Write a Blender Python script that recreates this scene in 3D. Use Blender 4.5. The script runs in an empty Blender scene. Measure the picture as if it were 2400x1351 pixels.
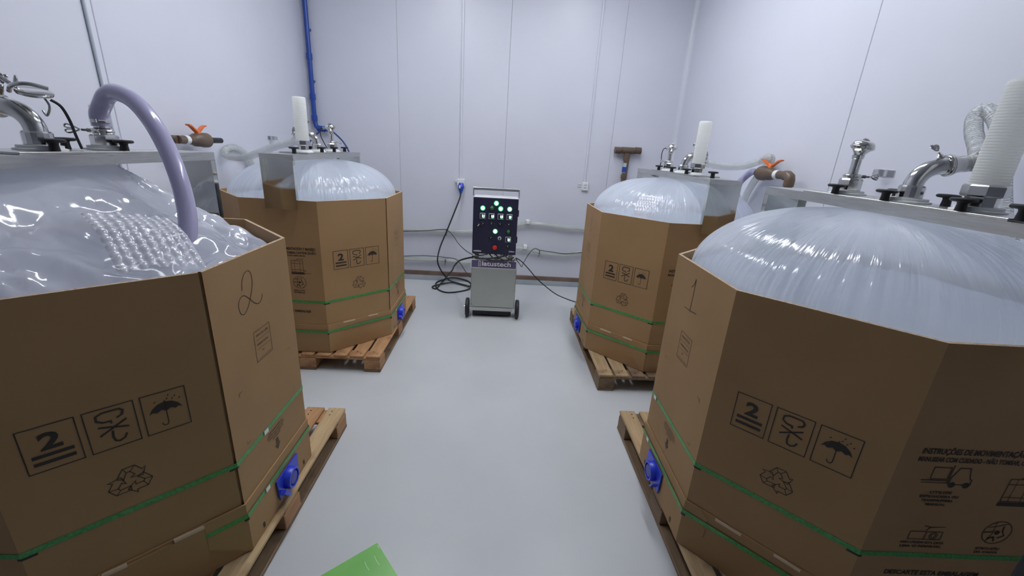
import bpy, bmesh, math, random
from mathutils import Vector, Matrix, noise

random.seed(7)
SC = bpy.context.scene
COL = SC.collection
PI = math.pi

# ------------------------------------------------------------------ camera, world, lights, exposure
F_PX, PITCH, YAW, ROLL, CAM_H = 983.312, 0.32156, 0.040924, -0.060335, 1.63518
cy_, sy_ = math.cos(YAW), math.sin(YAW)
cp_, sp_ = math.cos(PITCH), math.sin(PITCH)
cr_, sr_ = math.cos(ROLL), math.sin(ROLL)
FWD = Vector((sy_*cp_, cy_*cp_, -sp_))
RGT0 = Vector((cy_, -sy_, 0))
DWN0 = FWD.cross(RGT0)
RGT = cr_*RGT0 + sr_*DWN0
DWN = -sr_*RGT0 + cr_*DWN0
EYE = Vector((0, 0, CAM_H))
cam_data = bpy.data.cameras.new('camera')
cam = bpy.data.objects.new('camera', cam_data)
COL.objects.link(cam)
cam_data.sensor_fit = 'HORIZONTAL'
cam_data.sensor_width = 36
cam_data.lens = F_PX/2400*36
cam_data.clip_start = 0.05
m3 = Matrix((RGT, -DWN, -FWD)).transposed()
cam.matrix_world = Matrix.Translation(EYE) @ m3.to_4x4()
SC.camera = cam

def at(u, v, ax, val):
    """World point on the plane ax = val that lies on the sight line of photo pixel (u, v)."""
    d = RGT*((u-1200)/F_PX) + DWN*((v-675.5)/F_PX) + FWD
    i = 'xyz'.index(ax)
    return EYE + d*((val-EYE[i])/d[i])

world = bpy.data.worlds.new('world')
SC.world = world
world.use_nodes = True
world.node_tree.nodes['Background'].inputs[0].default_value = (0.6, 0.65, 0.75, 1)
world.node_tree.nodes['Background'].inputs[1].default_value = 0.05
SC.view_settings.view_transform = 'Standard'
SC.view_settings.look = 'None'
SC.view_settings.gamma = 1
SC.view_settings.use_curve_mapping = False
SC.view_settings.exposure = 0.0
LAMP = 27.5                    # strength of the ceiling luminaires
LAMP_COL = (0.93, 0.955, 1.0)

# ------------------------------------------------------------------ materials
MATS = {}
def mat(name, rgb, rough=0.5, metal=0.0, **k):
    m = bpy.data.materials.new(name)
    m.use_nodes = True
    nt = m.node_tree
    b = nt.nodes['Principled BSDF']
    b.inputs['Base Color'].default_value = (*rgb, 1)
    b.inputs['Roughness'].default_value = rough
    b.inputs['Metallic'].default_value = metal
    if 'alpha' in k: b.inputs['Alpha'].default_value = k['alpha']
    if 'spec' in k: b.inputs['Specular IOR Level'].default_value = k['spec']
    if 'coat' in k: b.inputs['Coat Weight'].default_value = k['coat']
    if 'sss' in k:
        b.inputs['Subsurface Weight'].default_value = k['sss']
        b.inputs['Subsurface Radius'].default_value = (0.02, 0.02, 0.02)
    if 'emit' in k:
        b.inputs['Emission Color'].default_value = (*k['emit'][:3], 1)
        b.inputs['Emission Strength'].default_value = k['emit'][3]
    MATS[name] = m
    return m

def noise_mix(m, scale, c1, c2, coord='Object', stretch=(1, 1, 1), detail=4, bump=0.0, dist=0.002, lo=0.35, hi=0.65, roughs=None):
    nt = m.node_tree; N = nt.nodes; L = nt.links
    b = N['Principled BSDF']
    tc = N.new('ShaderNodeTexCoord'); mp = N.new('ShaderNodeMapping')
    mp.inputs['Scale'].default_value = stretch
    L.new(tc.outputs[coord], mp.inputs[0])
    nz = N.new('ShaderNodeTexNoise'); nz.inputs['Scale'].default_value = scale; nz.inputs['Detail'].default_value = detail
    L.new(mp.outputs[0], nz.inputs['Vector'])
    cr = N.new('ShaderNodeValToRGB')
    cr.color_ramp.elements[0].position = lo; cr.color_ramp.elements[1].position = hi
    cr.color_ramp.elements[0].color = (*c1, 1); cr.color_ramp.elements[1].color = (*c2, 1)
    L.new(nz.outputs[0], cr.inputs[0]); L.new(cr.outputs[0], b.inputs['Base Color'])
    if bump:
        bp = N.new('ShaderNodeBump'); bp.inputs['Strength'].default_value = bump; bp.inputs['Distance'].default_value = dist
        L.new(nz.outputs[0], bp.inputs['Height']); L.new(bp.outputs[0], b.inputs['Normal'])
    if roughs:
        mr = N.new('ShaderNodeMapRange'); mr.inputs[3].default_value = roughs[0]; mr.inputs[4].default_value = roughs[1]
        L.new(nz.outputs[0], mr.inputs[0]); L.new(mr.outputs[0], b.inputs['Roughness'])
    return m

M_wall = noise_mix(mat('wall_panel_paint', (0.77, 0.78, 0.85), 0.38), 1.3, (0.675, 0.69, 0.77), (0.705, 0.72, 0.8))
M_ceil = mat('ceiling_paint', (0.78, 0.79, 0.83), 0.5)
M_joint = mat('joint_sealant', (0.55, 0.56, 0.57), 0.6)
M_floor = noise_mix(mat('epoxy_floor', (0.56, 0.59, 0.61), 0.35), 1.6, (0.545, 0.572, 0.588), (0.585, 0.608, 0.622), detail=8, roughs=(0.3, 0.42))
M_cove = noise_mix(mat('cove_epoxy', (0.3, 0.34, 0.37), 0.15), 3, (0.25, 0.29, 0.32), (0.33, 0.37, 0.4))  # floor epoxy, colour darkened to stand in for its reflections
M_brown = noise_mix(mat('base_channel_brown', (0.2, 0.13, 0.1), 0.4), 6, (0.17, 0.11, 0.085), (0.24, 0.16, 0.125))
M_kraft = noise_mix(mat('kraft_cardboard', (0.3, 0.2, 0.115), 0.75), 2.2, (0.345, 0.207, 0.092), (0.395, 0.24, 0.11), bump=0.04, dist=0.004, detail=6)
M_kedge = noise_mix(mat('cardboard_cut_edge', (0.5, 0.38, 0.25), 0.85), 90, (0.4, 0.29, 0.18), (0.62, 0.48, 0.33))
M_ktab = mat('cardboard_tab_light', (0.62, 0.49, 0.34), 0.8)
M_ink = mat('printing_ink', (0.035, 0.026, 0.02), 0.6)
M_ink_faint = mat('faded_ink', (0.085, 0.058, 0.038), 0.7)
M_pen = mat('marker_line', (0.05, 0.032, 0.022), 0.5)
M_strap = noise_mix(mat('green_strap', (0.06, 0.3, 0.07), 0.35), 120, (0.045, 0.25, 0.055), (0.085, 0.36, 0.1))
M_steel = noise_mix(mat('stainless_steel', (0.62, 0.62, 0.6), 0.16, 1.0), 12, (0.58, 0.58, 0.56), (0.68, 0.68, 0.66), roughs=(0.1, 0.22))
M_brush = noise_mix(mat('brushed_steel', (0.56, 0.565, 0.54), 0.3, 1.0), 14, (0.52, 0.525, 0.5), (0.6, 0.605, 0.58), stretch=(1, 1, 14), roughs=(0.24, 0.36))
M_cart = noise_mix(mat('satin_steel', (0.5, 0.51, 0.47), 0.38, 1.0), 3, (0.48, 0.49, 0.45), (0.52, 0.53, 0.49), roughs=(0.33, 0.42))
M_plate = noise_mix(mat('sheet_steel', (0.54, 0.55, 0.51), 0.1, 1.0), 5, (0.5, 0.51, 0.475), (0.58, 0.585, 0.55), bump=0.02, dist=0.01, roughs=(0.03, 0.08))
M_black = mat('black_plastic', (0.012, 0.012, 0.014), 0.45)
M_rubber = mat('black_rubber', (0.02, 0.02, 0.022), 0.6)
M_white = mat('white_plastic', (0.8, 0.82, 0.82), 0.35)
M_filter = noise_mix(mat('filter_net', (0.86, 0.88, 0.83), 0.6, sss=0.15), 160, (0.88, 0.9, 0.86), (0.94, 0.95, 0.92), stretch=(1, 1, 0.5), bump=0.1, dist=0.001)
_n = M_filter.node_tree; _t = _n.nodes.new('ShaderNodeBsdfTranslucent'); _t.inputs[0].default_value = (0.96, 0.97, 0.95, 1)
_x = _n.nodes.new('ShaderNodeMixShader'); _x.inputs[0].default_value = 0.6
_n.links.new(_n.nodes['Principled BSDF'].outputs[0], _x.inputs[1]); _n.links.new(_t.outputs[0], _x.inputs[2]); _n.links.new(_x.outputs[0], _n.nodes['Material Output'].inputs['Surface'])
M_orange = mat('orange_plastic', (0.75, 0.17, 0.035), 0.4)
M_pvc = noise_mix(mat('brown_pipe_plastic', (0.13, 0.088, 0.06), 0.35), 9, (0.115, 0.078, 0.053), (0.155, 0.105, 0.072))
M_bluepipe = mat('blue_pipe_plastic', (0.018, 0.07, 0.36), 0.32)
M_bluehose = mat('blue_air_tube', (0.02, 0.035, 0.22), 0.35)
M_valve = mat('blue_valve_plastic', (0.03, 0.06, 0.62), 0.3)
M_valve_dark = mat('dark_blue_cap', (0.015, 0.025, 0.4), 0.3)
M_clear = mat('clear_pvc', (0.84, 0.87, 0.84), 0.1, alpha=0.3)
M_wallhose = mat('greenish_clear_pvc', (0.6, 0.64, 0.58), 0.12, alpha=0.5)
M_wire = mat('hose_spiral', (0.42, 0.44, 0.43), 0.3, 0.3)
M_lav = mat('lavender_hose', (0.47, 0.45, 0.66), 0.2, alpha=0.9, coat=0.4)
M_alu = mat('aluminium', (0.7, 0.71, 0.72), 0.3, 1.0)
M_cond = mat('grey_conduit', (0.5, 0.55, 0.62), 0.4)
M_navy = noise_mix(mat('navy_panel', (0.02, 0.018, 0.05), 0.35), 4, (0.018, 0.016, 0.045), (0.025, 0.023, 0.06))
M_sign = noise_mix(mat('purple_sign', (0.11, 0.09, 0.19), 0.4), 60, (0.1, 0.082, 0.175), (0.125, 0.1, 0.21))
M_signtxt = mat('white_print', (0.92, 0.92, 0.95), 0.5)
M_lampon = mat('green_lamp_lit', (0.05, 0.5, 0.2), 0.3, emit=(0.03, 0.8, 0.25, 0.7))
M_lampcore = mat('lamp_core_lit', (0.8, 1, 0.9), 0.3, emit=(0.7, 1.0, 0.85, 2.2))
M_lampoff = mat('green_lamp_dark', (0.03, 0.2, 0.07), 0.25)
M_red = mat('red_button', (0.7, 0.03, 0.03), 0.35)
M_digit = mat('display_digits', (0.6, 0.9, 0.8), 0.4, emit=(0.75, 1.0, 0.9, 1.6))
M_digitg = mat('display_digits_green', (0.2, 0.9, 0.4), 0.4, emit=(0.15, 1.0, 0.4, 0.9))
M_greenbox = noise_mix(mat('green_gloss_card', (0.2, 0.55, 0.11), 0.25, coat=0.4), 5, (0.18, 0.52, 0.1), (0.22, 0.58, 0.125))
M_glint = mat('painted_reflection', (0.6, 0.85, 0.5), 0.4)  # pale colour for reflections painted onto the green box
M_led = mat('led_diffuser', (0.9, 0.92, 0.95), 0.5, emit=(*LAMP_COL, LAMP))

def wood(name, c1, c2, c3):
    m = mat(name, c1, 0.7)
    nt = m.node_tree; N = nt.nodes; L = nt.links; b = N['Principled BSDF']
    tc = N.new('ShaderNodeTexCoord'); mp = N.new('ShaderNodeMapping'); mp.inputs['Scale'].default_value = (14, 1.2, 14)
    L.new(tc.outputs['Object'], mp.inputs[0])
    nz = N.new('ShaderNodeTexNoise'); nz.inputs['Scale'].default_value = 3; nz.inputs['Detail'].default_value = 6; nz.inputs['Distortion'].default_value = 1.2
    L.new(mp.outputs[0], nz.inputs['Vector'])
    cr = N.new('ShaderNodeValToRGB'); e = cr.color_ramp.elements
    e[0].position = 0.3; e[0].color = (*c1, 1); e[1].position = 0.7; e[1].color = (*c2, 1)
    L.new(nz.outputs[0], cr.inputs[0])
    n2 = N.new('ShaderNodeTexNoise'); n2.inputs['Scale'].default_value = 5.5; n2.inputs['Detail'].default_value = 3
    L.new(tc.outputs['Object'], n2.inputs['Vector'])
    r2 = N.new('ShaderNodeValToRGB'); r2.color_ramp.elements[0].position = 0.56; r2.color_ramp.elements[1].position = 0.72
    L.new(n2.outputs[0], r2.inputs[0])
    mx = N.new('ShaderNodeMix'); mx.data_type = 'RGBA'; mx.inputs[7].default_value = (*c3, 1)
    L.new(r2.outputs[0], mx.inputs[0]); L.new(cr.outputs[0], mx.inputs[6]); L.new(mx.outputs[2], b.inputs['Base Color'])
    bp = N.new('ShaderNodeBump'); bp.inputs['Strength'].default_value = 0.25; bp.inputs['Distance'].default_value = 0.003
    L.new(nz.outputs[0], bp.inputs['Height']); L.new(bp.outputs[0], b.inputs['Normal'])
    return m
WOODS = {'red': wood('reddish_pine', (0.38, 0.19, 0.085), (0.52, 0.3, 0.14), (0.25, 0.11, 0.05)),
         'tan': wood('weathered_pine', (0.34, 0.23, 0.12), (0.48, 0.34, 0.19), (0.17, 0.11, 0.06)),
         'dark': wood('stained_pine', (0.17, 0.11, 0.065), (0.26, 0.175, 0.1), (0.09, 0.06, 0.035)),
         'pale': wood('pale_pine', (0.42, 0.29, 0.15), (0.55, 0.4, 0.22), (0.3, 0.19, 0.09))}

def film(name, base, alpha, rough, sc, bump, dist, trans, creased=False):
    """Plastic film; fine pleats run down from the crown (UV u goes around, v runs down)."""
    m = mat(name, base, rough, alpha=alpha, spec=0.8, coat=1.0)
    nt = m.node_tree; N = nt.nodes; L = nt.links; b = N['Principled BSDF']
    b.inputs['Coat Roughness'].default_value = 0.06
    uv = N.new('ShaderNodeUVMap'); mp = N.new('ShaderNodeMapping'); mp.inputs['Scale'].default_value = sc
    L.new(uv.outputs[0], mp.inputs[0])
    nz = N.new('ShaderNodeTexNoise'); nz.inputs['Scale'].default_value = 1; nz.inputs['Detail'].default_value = 3
    L.new(mp.outputs[0], nz.inputs['Vector'])
    sp = N.new('ShaderNodeSeparateXYZ'); L.new(uv.outputs[0], sp.inputs[0])
    mr = N.new('ShaderNodeMapRange'); mr.inputs[1].default_value = 0.3; mr.inputs[2].default_value = 0.9
    L.new(sp.outputs[1], mr.inputs[0])
    mul = N.new('ShaderNodeMath'); mul.operation = 'MULTIPLY'
    L.new(nz.outputs[0], mul.inputs[0]); L.new(mr.outputs[0], mul.inputs[1])
    bp = N.new('ShaderNodeBump'); bp.inputs['Strength'].default_value = bump; bp.inputs['Distance'].default_value = dist
    L.new(mul.outputs[0], bp.inputs['Height'])
    L.new(bp.outputs[0], b.inputs['Normal']); L.new(bp.outputs[0], b.inputs['Coat Normal'])
    tr = N.new('ShaderNodeBsdfTranslucent'); tr.inputs[0].default_value = (0.9, 0.94, 1.0, 1)
    mx = N.new('ShaderNodeMixShader'); mx.inputs[0].default_value = trans
    L.new(b.outputs[0], mx.inputs[1]); L.new(tr.outputs[0], mx.inputs[2])
    L.new(mx.outputs[0], N['Material Output'].inputs['Surface'])
    if creased:      # sharp folds instead of soft pleats
        vo = N.new('ShaderNodeTexVoronoi'); vo.feature = 'DISTANCE_TO_EDGE'; vo.inputs['Scale'].default_value = 1
        L.new(mp.outputs[0], vo.inputs['Vector']); L.new(vo.outputs['Distance'], mul.inputs[0])
    return m
M_film = film('inflated_film', (0.84, 0.89, 0.97), 0.5, 0.13, (85, 2.0, 1), 0.9, 0.021, 0.42)
M_loose = film('loose_film', (0.76, 0.77, 0.84), 0.55, 0.1, (26, 3.5, 1), 0.4, 0.016, 0.36, True)
M_lining = noise_mix(mat('bag_underside_film', (0.8, 0.85, 0.92), 0.4), 4, (0.82, 0.87, 0.94), (0.87, 0.91, 0.96))
M_lining2 = noise_mix(mat('grey_bag_underside_film', (0.58, 0.59, 0.65), 0.3), 9, (0.68, 0.69, 0.76), (0.8, 0.81, 0.87), bump=0.6, dist=0.04)
M_bubble = mat('bubble_film', (0.72, 0.73, 0.8), 0.1, alpha=0.6, coat=0.5)

# ------------------------------------------------------------------ mesh helpers
ORG = {}
class MB:
    def __init__(s): s.v = []; s.f = []; s.mi = []; s.uv = None
    def add(s, vs, fs, mi=0):
        o = len(s.v); s.v += [Vector(p) for p in vs]
        s.f += [[o+i for i in f] for f in fs]; s.mi += [mi]*len(fs)
        return s
    def hexa(s, p, mi=0):     # 8 points: bottom ring 0-3, top ring 4-7
        return s.add(p, [(3,2,1,0),(4,5,6,7),(0,1,5,4),(1,2,6,5),(2,3,7,6),(3,0,4,7)], mi)
    def box(s, x0, x1, y0, y1, z0, z1, mi=0):
        return s.hexa([(x0,y0,z0),(x1,y0,z0),(x1,y1,z0),(x0,y1,z0),(x0,y0,z1),(x1,y0,z1),(x1,y1,z1),(x0,y1,z1)], mi)
    def bbox(s, x0, x1, y0, y1, z0, z1, b=0.003, mi=0):   # box with chamfered edges
        def ring(z, i): return [(x0+i,y0+i,z),(x1-i,y0+i,z),(x1-i,y1-i,z),(x0+i,y1-i,z)]
        def ring8(z): return [(x0+b,y0,z),(x1-b,y0,z),(x1,y0+b,z),(x1,y1-b,z),(x1-b,y1,z),(x0+b,y1,z),(x0,y1-b,z),(x0,y0+b,z)]
        return s.add(ring8(z0+b)+ring8(z1-b)+ring(z0, b)+ring(z1, b),
            [(i,(i+1)%8,8+(i+1)%8,8+i) for i in range(8)] +
            [(16,17,1,0),(17,2,1),(17,18,3,2),(18,4,3),(18,19,5,4),(19,6,5),(19,16,7,6),(16,0,7),(19,18,17,16)] +
            [(8,9,21,20),(9,10,21),(10,11,22,21),(11,12,22),(12,13,23,22),(13,14,23),(14,15,20,23),(15,8,20),(20,21,22,23)], mi)
    def prism(s, poly, z0, z1, mi=0):
        n = len(poly)
        return s.add([(x,y,z0) for x,y in poly]+[(x,y,z1) for x,y in poly],
                     [list(range(n))[::-1], list(range(n,2*n))]+[(i,(i+1)%n,n+(i+1)%n,n+i) for i in range(n)], mi)
    def rings(s, rs, closed=True, cap0=True, cap1=True, mi=0):
        n = len(rs[0]); fs = []
        for k in range(len(rs)-1):
            for i in range(n if closed else n-1):
                fs.append((k*n+i, k*n+(i+1)%n, (k+1)*n+(i+1)%n, (k+1)*n+i))
        if cap0: fs.append(list(range(n))[::-1])
        if cap1: fs.append([(len(rs)-1)*n+i for i in range(n)])
        return s.add([p for r in rs for p in r], fs, mi)
    def tube(s, pts, r, n=12, mi=0, cap=True):
        pts = [Vector(p) for p in pts]
        rr = r if isinstance(r, (list, tuple)) else [r]*len(pts)
        t = (pts[1]-pts[0]).normalized()
        a = t.orthogonal().normalized(); rs = []
        for i, p in enumerate(pts):
            t2 = (pts[min(i+1, len(pts)-1)]-pts[max(i-1, 0)]).normalized()
            q = t.rotation_difference(t2); a = (q @ a); a = (a - t2*a.dot(t2)).normalized(); t = t2
            b = t.cross(a)
            rs.append([p+(a*math.cos(2*PI*k/n)+b*math.sin(2*PI*k/n))*rr[i] for k in range(n)])
        return s.rings(rs, True, cap, cap, mi)
    def lathe(s, o, ax, prof, n=24, mi=0, start=0.0):   # prof: (distance along axis, radius)
        o = Vector(o); ax = Vector(ax).normalized(); a = ax.orthogonal().normalized(); b = ax.cross(a)
        rs = [[o+ax*h+(a*math.cos(start+2*PI*k/n)+b*math.sin(start+2*PI*k/n))*max(r, 1e-5) for k in range(n)] for h, r in prof]
        return s.rings(rs, True, True, True, mi)
    def build(s, name, mats, parent=None, smooth=False, origin=None, recalc=True, angle=None):
        if not isinstance(mats, (list, tuple)): mats = [mats]
        if parent is not None: org = ORG[parent.name]
        elif origin is not None: org = Vector(origin)
        else:
            zs = min(p.z for p in s.v)
            org = Vector((sum(p.x for p in s.v)/len(s.v), sum(p.y for p in s.v)/len(s.v), zs))
        me = bpy.data.meshes.new(name)
        me.from_pydata([p-org for p in s.v], [], s.f)
        for m in mats: me.materials.append(m)
        for p, i in zip(me.polygons, s.mi): p.material_index = i
        if recalc:
            bm = bmesh.new(); bm.from_mesh(me); bmesh.ops.recalc_face_normals(bm, faces=bm.faces); bm.to_mesh(me); bm.free()
        if smooth:
            for p in me.polygons: p.use_smooth = True
            me.set_sharp_from_angle(angle=math.radians(angle or 40))
        if s.uv:
            ul = me.uv_layers.new(name='UVMap')
            for lp in me.loops: ul.data[lp.index].uv = s.uv[lp.vertex_index]
        ob = bpy.data.objects.new(name, me); COL.objects.link(ob)
        if parent is not None: ob.parent = parent
        else: ob.location = org
        ORG[ob.name] = org
        return ob

def tag(o, label, cat, group=None):
    o['label'] = label; o['category'] = cat
    if group: o['group'] = group
    return o
def thing(name, label, cat, loc, group=None):
    o = bpy.data.objects.new(name, None); COL.objects.link(o); o.location = loc; o.empty_display_size = 0.1
    ORG[o.name] = Vector(loc)
    return tag(o, label, cat, group)
def struct(o):
    o['kind'] = 'structure'; return o
def structure(name, loc=(0, 0, 0)):
    o = bpy.data.objects.new(name, None); COL.objects.link(o); o.location = loc; ORG[o.name] = Vector(loc)
    return struct(o)
def inst(src, name, parent, delta, rz=0.0):
    """copy of a part, moved by delta; shares its mesh"""
    o = src.copy(); o.name = name; COL.objects.link(o); o.parent = parent
    o.location = src.location + Vector(delta); o.rotation_euler.z = rz
    ORG[o.name] = ORG[parent.name]
    return o
def smooth(pts, n=8):
    P = [Vector(p) for p in pts]; out = []
    for i in range(len(P)-1):
        p0, p1, p2, p3 = P[max(i-1, 0)], P[i], P[i+1], P[min(i+2, len(P)-1)]
        for k in range(n):
            t = k/n
            out.append(0.5*((2*p1)+(p2-p0)*t+(2*p0-5*p1+4*p2-p3)*t*t+(3*p1-p0-3*p2+p3)*t**3))
    out.append(P[-1]); return out
def helix(path, r, pitch, wire, n=10, seg=4):
    P = [Vector(p) for p in path]; L = [0]
    for i in range(1, len(P)): L.append(L[-1]+(P[i]-P[i-1]).length)
    t = (P[1]-P[0]).normalized(); a = t.orthogonal().normalized(); fr = []
    for i, p in enumerate(P):
        t2 = (P[min(i+1, len(P)-1)]-P[max(i-1, 0)]).normalized()
        a = t.rotation_difference(t2) @ a; a = (a-t2*a.dot(t2)).normalized(); t = t2; fr.append((a.copy(), t.cross(a)))
    out = []; N = int(L[-1]/pitch*n); j = 0
    for k in range(N):
        d = k/N*L[-1]
        while j < len(L)-2 and L[j+1] < d: j += 1
        w = (d-L[j])/max(L[j+1]-L[j], 1e-6); p = P[j].lerp(P[j+1], w); A, B = fr[j]; ph = 2*PI*k/n
        out.append(p+(A*math.cos(ph)+B*math.sin(ph))*r)
    return MB().tube(out, wire, seg)

TXT = {}
def text2d(body, size, bold=0.0, align='LEFT', shear=0.0):
    key = (body, size, bold, align, shear)
    if key not in TXT:
        c = bpy.data.curves.new('lettering', 'FONT'); c.body = body; c.size = size; c.offset = bold*size; c.align_x = align; c.shear = shear
        c.resolution_u = 3
        o = bpy.data.objects.new('lettering', c); COL.objects.link(o)
        bpy.context.view_layer.update()
        me = bpy.data.meshes.new_from_object(o.evaluated_get(bpy.context.evaluated_depsgraph_get()))
        TXT[key] = ([(v.co.x, v.co.y) for v in me.vertices], [list(p.vertices) for p in me.polygons])
        bpy.data.objects.remove(o); bpy.data.curves.remove(c); bpy.data.meshes.remove(me)
    return TXT[key]

class Face2D:
    """flat print on a plane: s to the viewer's right, z up"""
    def __init__(s, o, d, n, up=(0, 0, 1)): s.o = Vector(o); s.d = Vector(d).normalized(); s.n = Vector(n).normalized(); s.up = Vector(up)
    def p(s, a, b, off=0.0012): return s.o+s.d*a+s.up*b+s.n*off
    def poly(s, mb, pts, off=0.0012): return mb.add([s.p(a, b, off) for a, b in pts], [list(range(len(pts)))])
    def line(s, mb, pts, w, closed=False, off=0.0012):
        pts = [Vector(q) for q in pts]
        if closed: pts = pts+[pts[0]]
        n = len(pts); L = []; R = []
        for i, q in enumerate(pts):
            a = (pts[i]-pts[i-1]).normalized() if i > 0 else None
            b = (pts[i+1]-pts[i]).normalized() if i < n-1 else None
            if closed and i in (0, n-1): a = (pts[-1]-pts[-2]).normalized(); b = (pts[1]-pts[0]).normalized()
            a = a or b; b = b or a
            na = Vector((-a.y, a.x)); nb = Vector((-b.y, b.x)); m = (na+nb)
            m = m.normalized() if m.length > 1e-4 else na
            k = w/2/max(0.45, m.dot(na)); L.append(q+m*k); R.append(q-m*k)
        vs = [s.p(q.x, q.y, off) for q in L]+[s.p(q.x, q.y, off) for q in R]
        return mb.add(vs, [(i, i+1, n+i+1, n+i) for i in range(n-1)])
    def text(s, mb, body, a, b, size, bold=0.0, align='LEFT', sx=1.0, width=None, off=0.0012):
        vs, fs = text2d(body, size, bold, align)
        if width:
            x0 = min(v[0] for v in vs); x1 = max(v[0] for v in vs); sx = width/(x1-x0)
        return mb.add([s.p(a+x*sx, b+y, off) for x, y in vs], fs)
def circ(cx, cy, r, n=20, ry=None, a0=0, a1=2*PI):
    ry = ry or r
    full = abs(a1-a0-2*PI) < 1e-6
    return [(cx+r*math.cos(a0+(a1-a0)*k/(n if full else n-1)), cy+ry*math.sin(a0+(a1-a0)*k/(n if full else n-1))) for k in range(n)]

# ------------------------------------------------------------------ the room
XL, XR, YB, YF, ZC = -2.2, 2.033, 5.19, -5.0, 3.6
struct(MB().box(XL-0.12, XR+0.12, YF-0.12, YB+0.12, -0.1, 0.0).build('floor', M_floor, origin=(0, 0, 0)))
struct(MB().box(XL-0.12, XR+0.12, YF-0.12, YB+0.12, ZC, ZC+0.1).build('ceiling', M_ceil, origin=(0, 0, ZC)))
def panel_wall(name, axis, pos, out, cuts):
    """wall of upright insulated panels: each panel a part, joints 4 mm wide and 5 mm deep"""
    w = structure(name, (0, 0, 0))
    lo, hi = cuts[0], cuts[-1]
    a, b = sorted((pos+out*0.006, pos+out*0.1))
    mb = MB()
    mb.box(*((lo, hi, a, b) if axis == 'y' else (a, b, lo, hi)), 0.0, ZC); mb.build('joint_filler', M_joint, w)
    for c0, c1 in zip(cuts[:-1], cuts[1:]):
        g = 0.002; a, b = sorted((pos, pos+out*0.05))
        mb = MB()
        mb.bbox(*((c0+g, c1-g, a, b) if axis == 'y' else (a, b, c0+g, c1-g)), 0.0, ZC, 0.0025)
        mb.build('panel', M_wall, w)
    return w
panel_wall('wall_back', 'y', YB, 1, [XL-0.1, -1.195, 0.034, 1.28, XR+0.1])
panel_wall('wall_left', 'x', XL, -1, [YF, -3.58, -2.34, -1.1, 0.14, 1.38, 2.622, YB])
panel_wall('wall_right', 'x', XR, 1, [YF, -3.58, -2.34, -1.1, 0.14, 1.38, 2.624, YB])
panel_wall('wall_front', 'y', YF, -1, [XL-0.1, -1.195, 0.034, 1.28, XR+0.1])
# corner coves between the walls
for nm, x, sx in (('trim_1', XL, 1), ('trim_2', XR, -1)):
    mb = MB(); r = 0.05
    prof = [(x, YB)]+[(x+sx*(r-r*math.sin(t)), YB-(r-r*math.cos(t))) for t in [i*PI/2/6 for i in range(7)]]
    mb.prism(prof, 0.0, ZC); struct(mb.build(nm, M_wall, smooth=True))
# brown base channel and the epoxy cove under it
def base(name, p0, p1, inw):
    e = structure(name, (p0[0], p0[1], 0)); p0 = Vector((*p0, 0)); p1 = Vector((*p1, 0)); inw = Vector((*inw, 0))
    def sweep(prof, nm, m):
        MB().rings([[p+inw*a+Vector((0, 0, b)) for a, b in prof] for p in (p0, p1)]).build(nm, m, e)
    sweep([(0.0, 0.02), (0.018, 0.02), (0.018, 0.082), (0.0, 0.086)], 'channel', M_brown)
    sweep([(0.0, 0.0), (0.13, 0.0), (0.075, 0.006), (0.04, 0.016), (0.02, 0.032), (0.0, 0.034)], 'cove', M_cove)
base('baseboard_back', (XL, YB), (XR, YB), (0, -1))
base('baseboard_left', (XL, YF), (XL, YB), (1, 0))
base('baseboard_right', (XR, YF), (XR, YB), (-1, 0))

# ceiling luminaires (out of the frame, they light the room)
for i, x in enumerate((-0.72, 0.88)):
    t = thing('ceiling_light', 'white linear ceiling light over the %s row of cartons' % ('left' if i == 0 else 'right'), 'ceiling light', (x, 3.0, ZC-0.08), 'linear ceiling lights')
    MB().bbox(x-0.16, x+0.16, 1.75, 4.25, ZC-0.06, ZC, 0.006).build('housing', M_white, t)
    MB().bbox(x-0.09, x+0.09, 1.78, 4.22, ZC-0.075, ZC-0.0605, 0.004).build('diffuser', M_led, t)

# ------------------------------------------------------------------ stations: pallet, carton, liner bag, filling frame
W, CH, ZP, HB = 0.612, 0.3585, 0.13, 1.10
ST = {  # side, aisle x, centre y, turn, pallet aisle x, pallet front y
    'FL': (-1, -0.8799, 1.4775, -0.0, -0.849, 0.805),
    'BL': (-1, -0.8365, 3.4282, -0.008, -0.8244, 2.775),
    'FR': (1, 0.8039, 1.5457, -0.017, 0.8053, 0.8796),
    'BR': (1, 0.7433, 3.3308, 0.021, 0.773, 2.642)}
WHERE = {'FL': 'front left', 'BL': 'back left', 'FR': 'front right', 'BR': 'back right'}
def centre(k): s, xa, yc, a, _, _ = ST[k]; return Vector((xa+s*W, yc, 0))
def loc(k, p, q, z=0.0):
    """station coordinates: p away from the aisle, q towards the back wall"""
    s, xa, yc, a, _, _ = ST[k]; x, y = s*p, q; c = centre(k)
    return Vector((c.x+x*math.cos(a)-y*math.sin(a), c.y+x*math.sin(a)+y*math.cos(a), z))
def octa(w, ch=None):
    c = CH*w/W if ch is None else ch
    return [(-w, -w+c), (-w, w-c), (-w+c, w), (w-c, w), (w, w-c), (w, -w+c), (w-c, -w), (-w+c, -w)]
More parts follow.
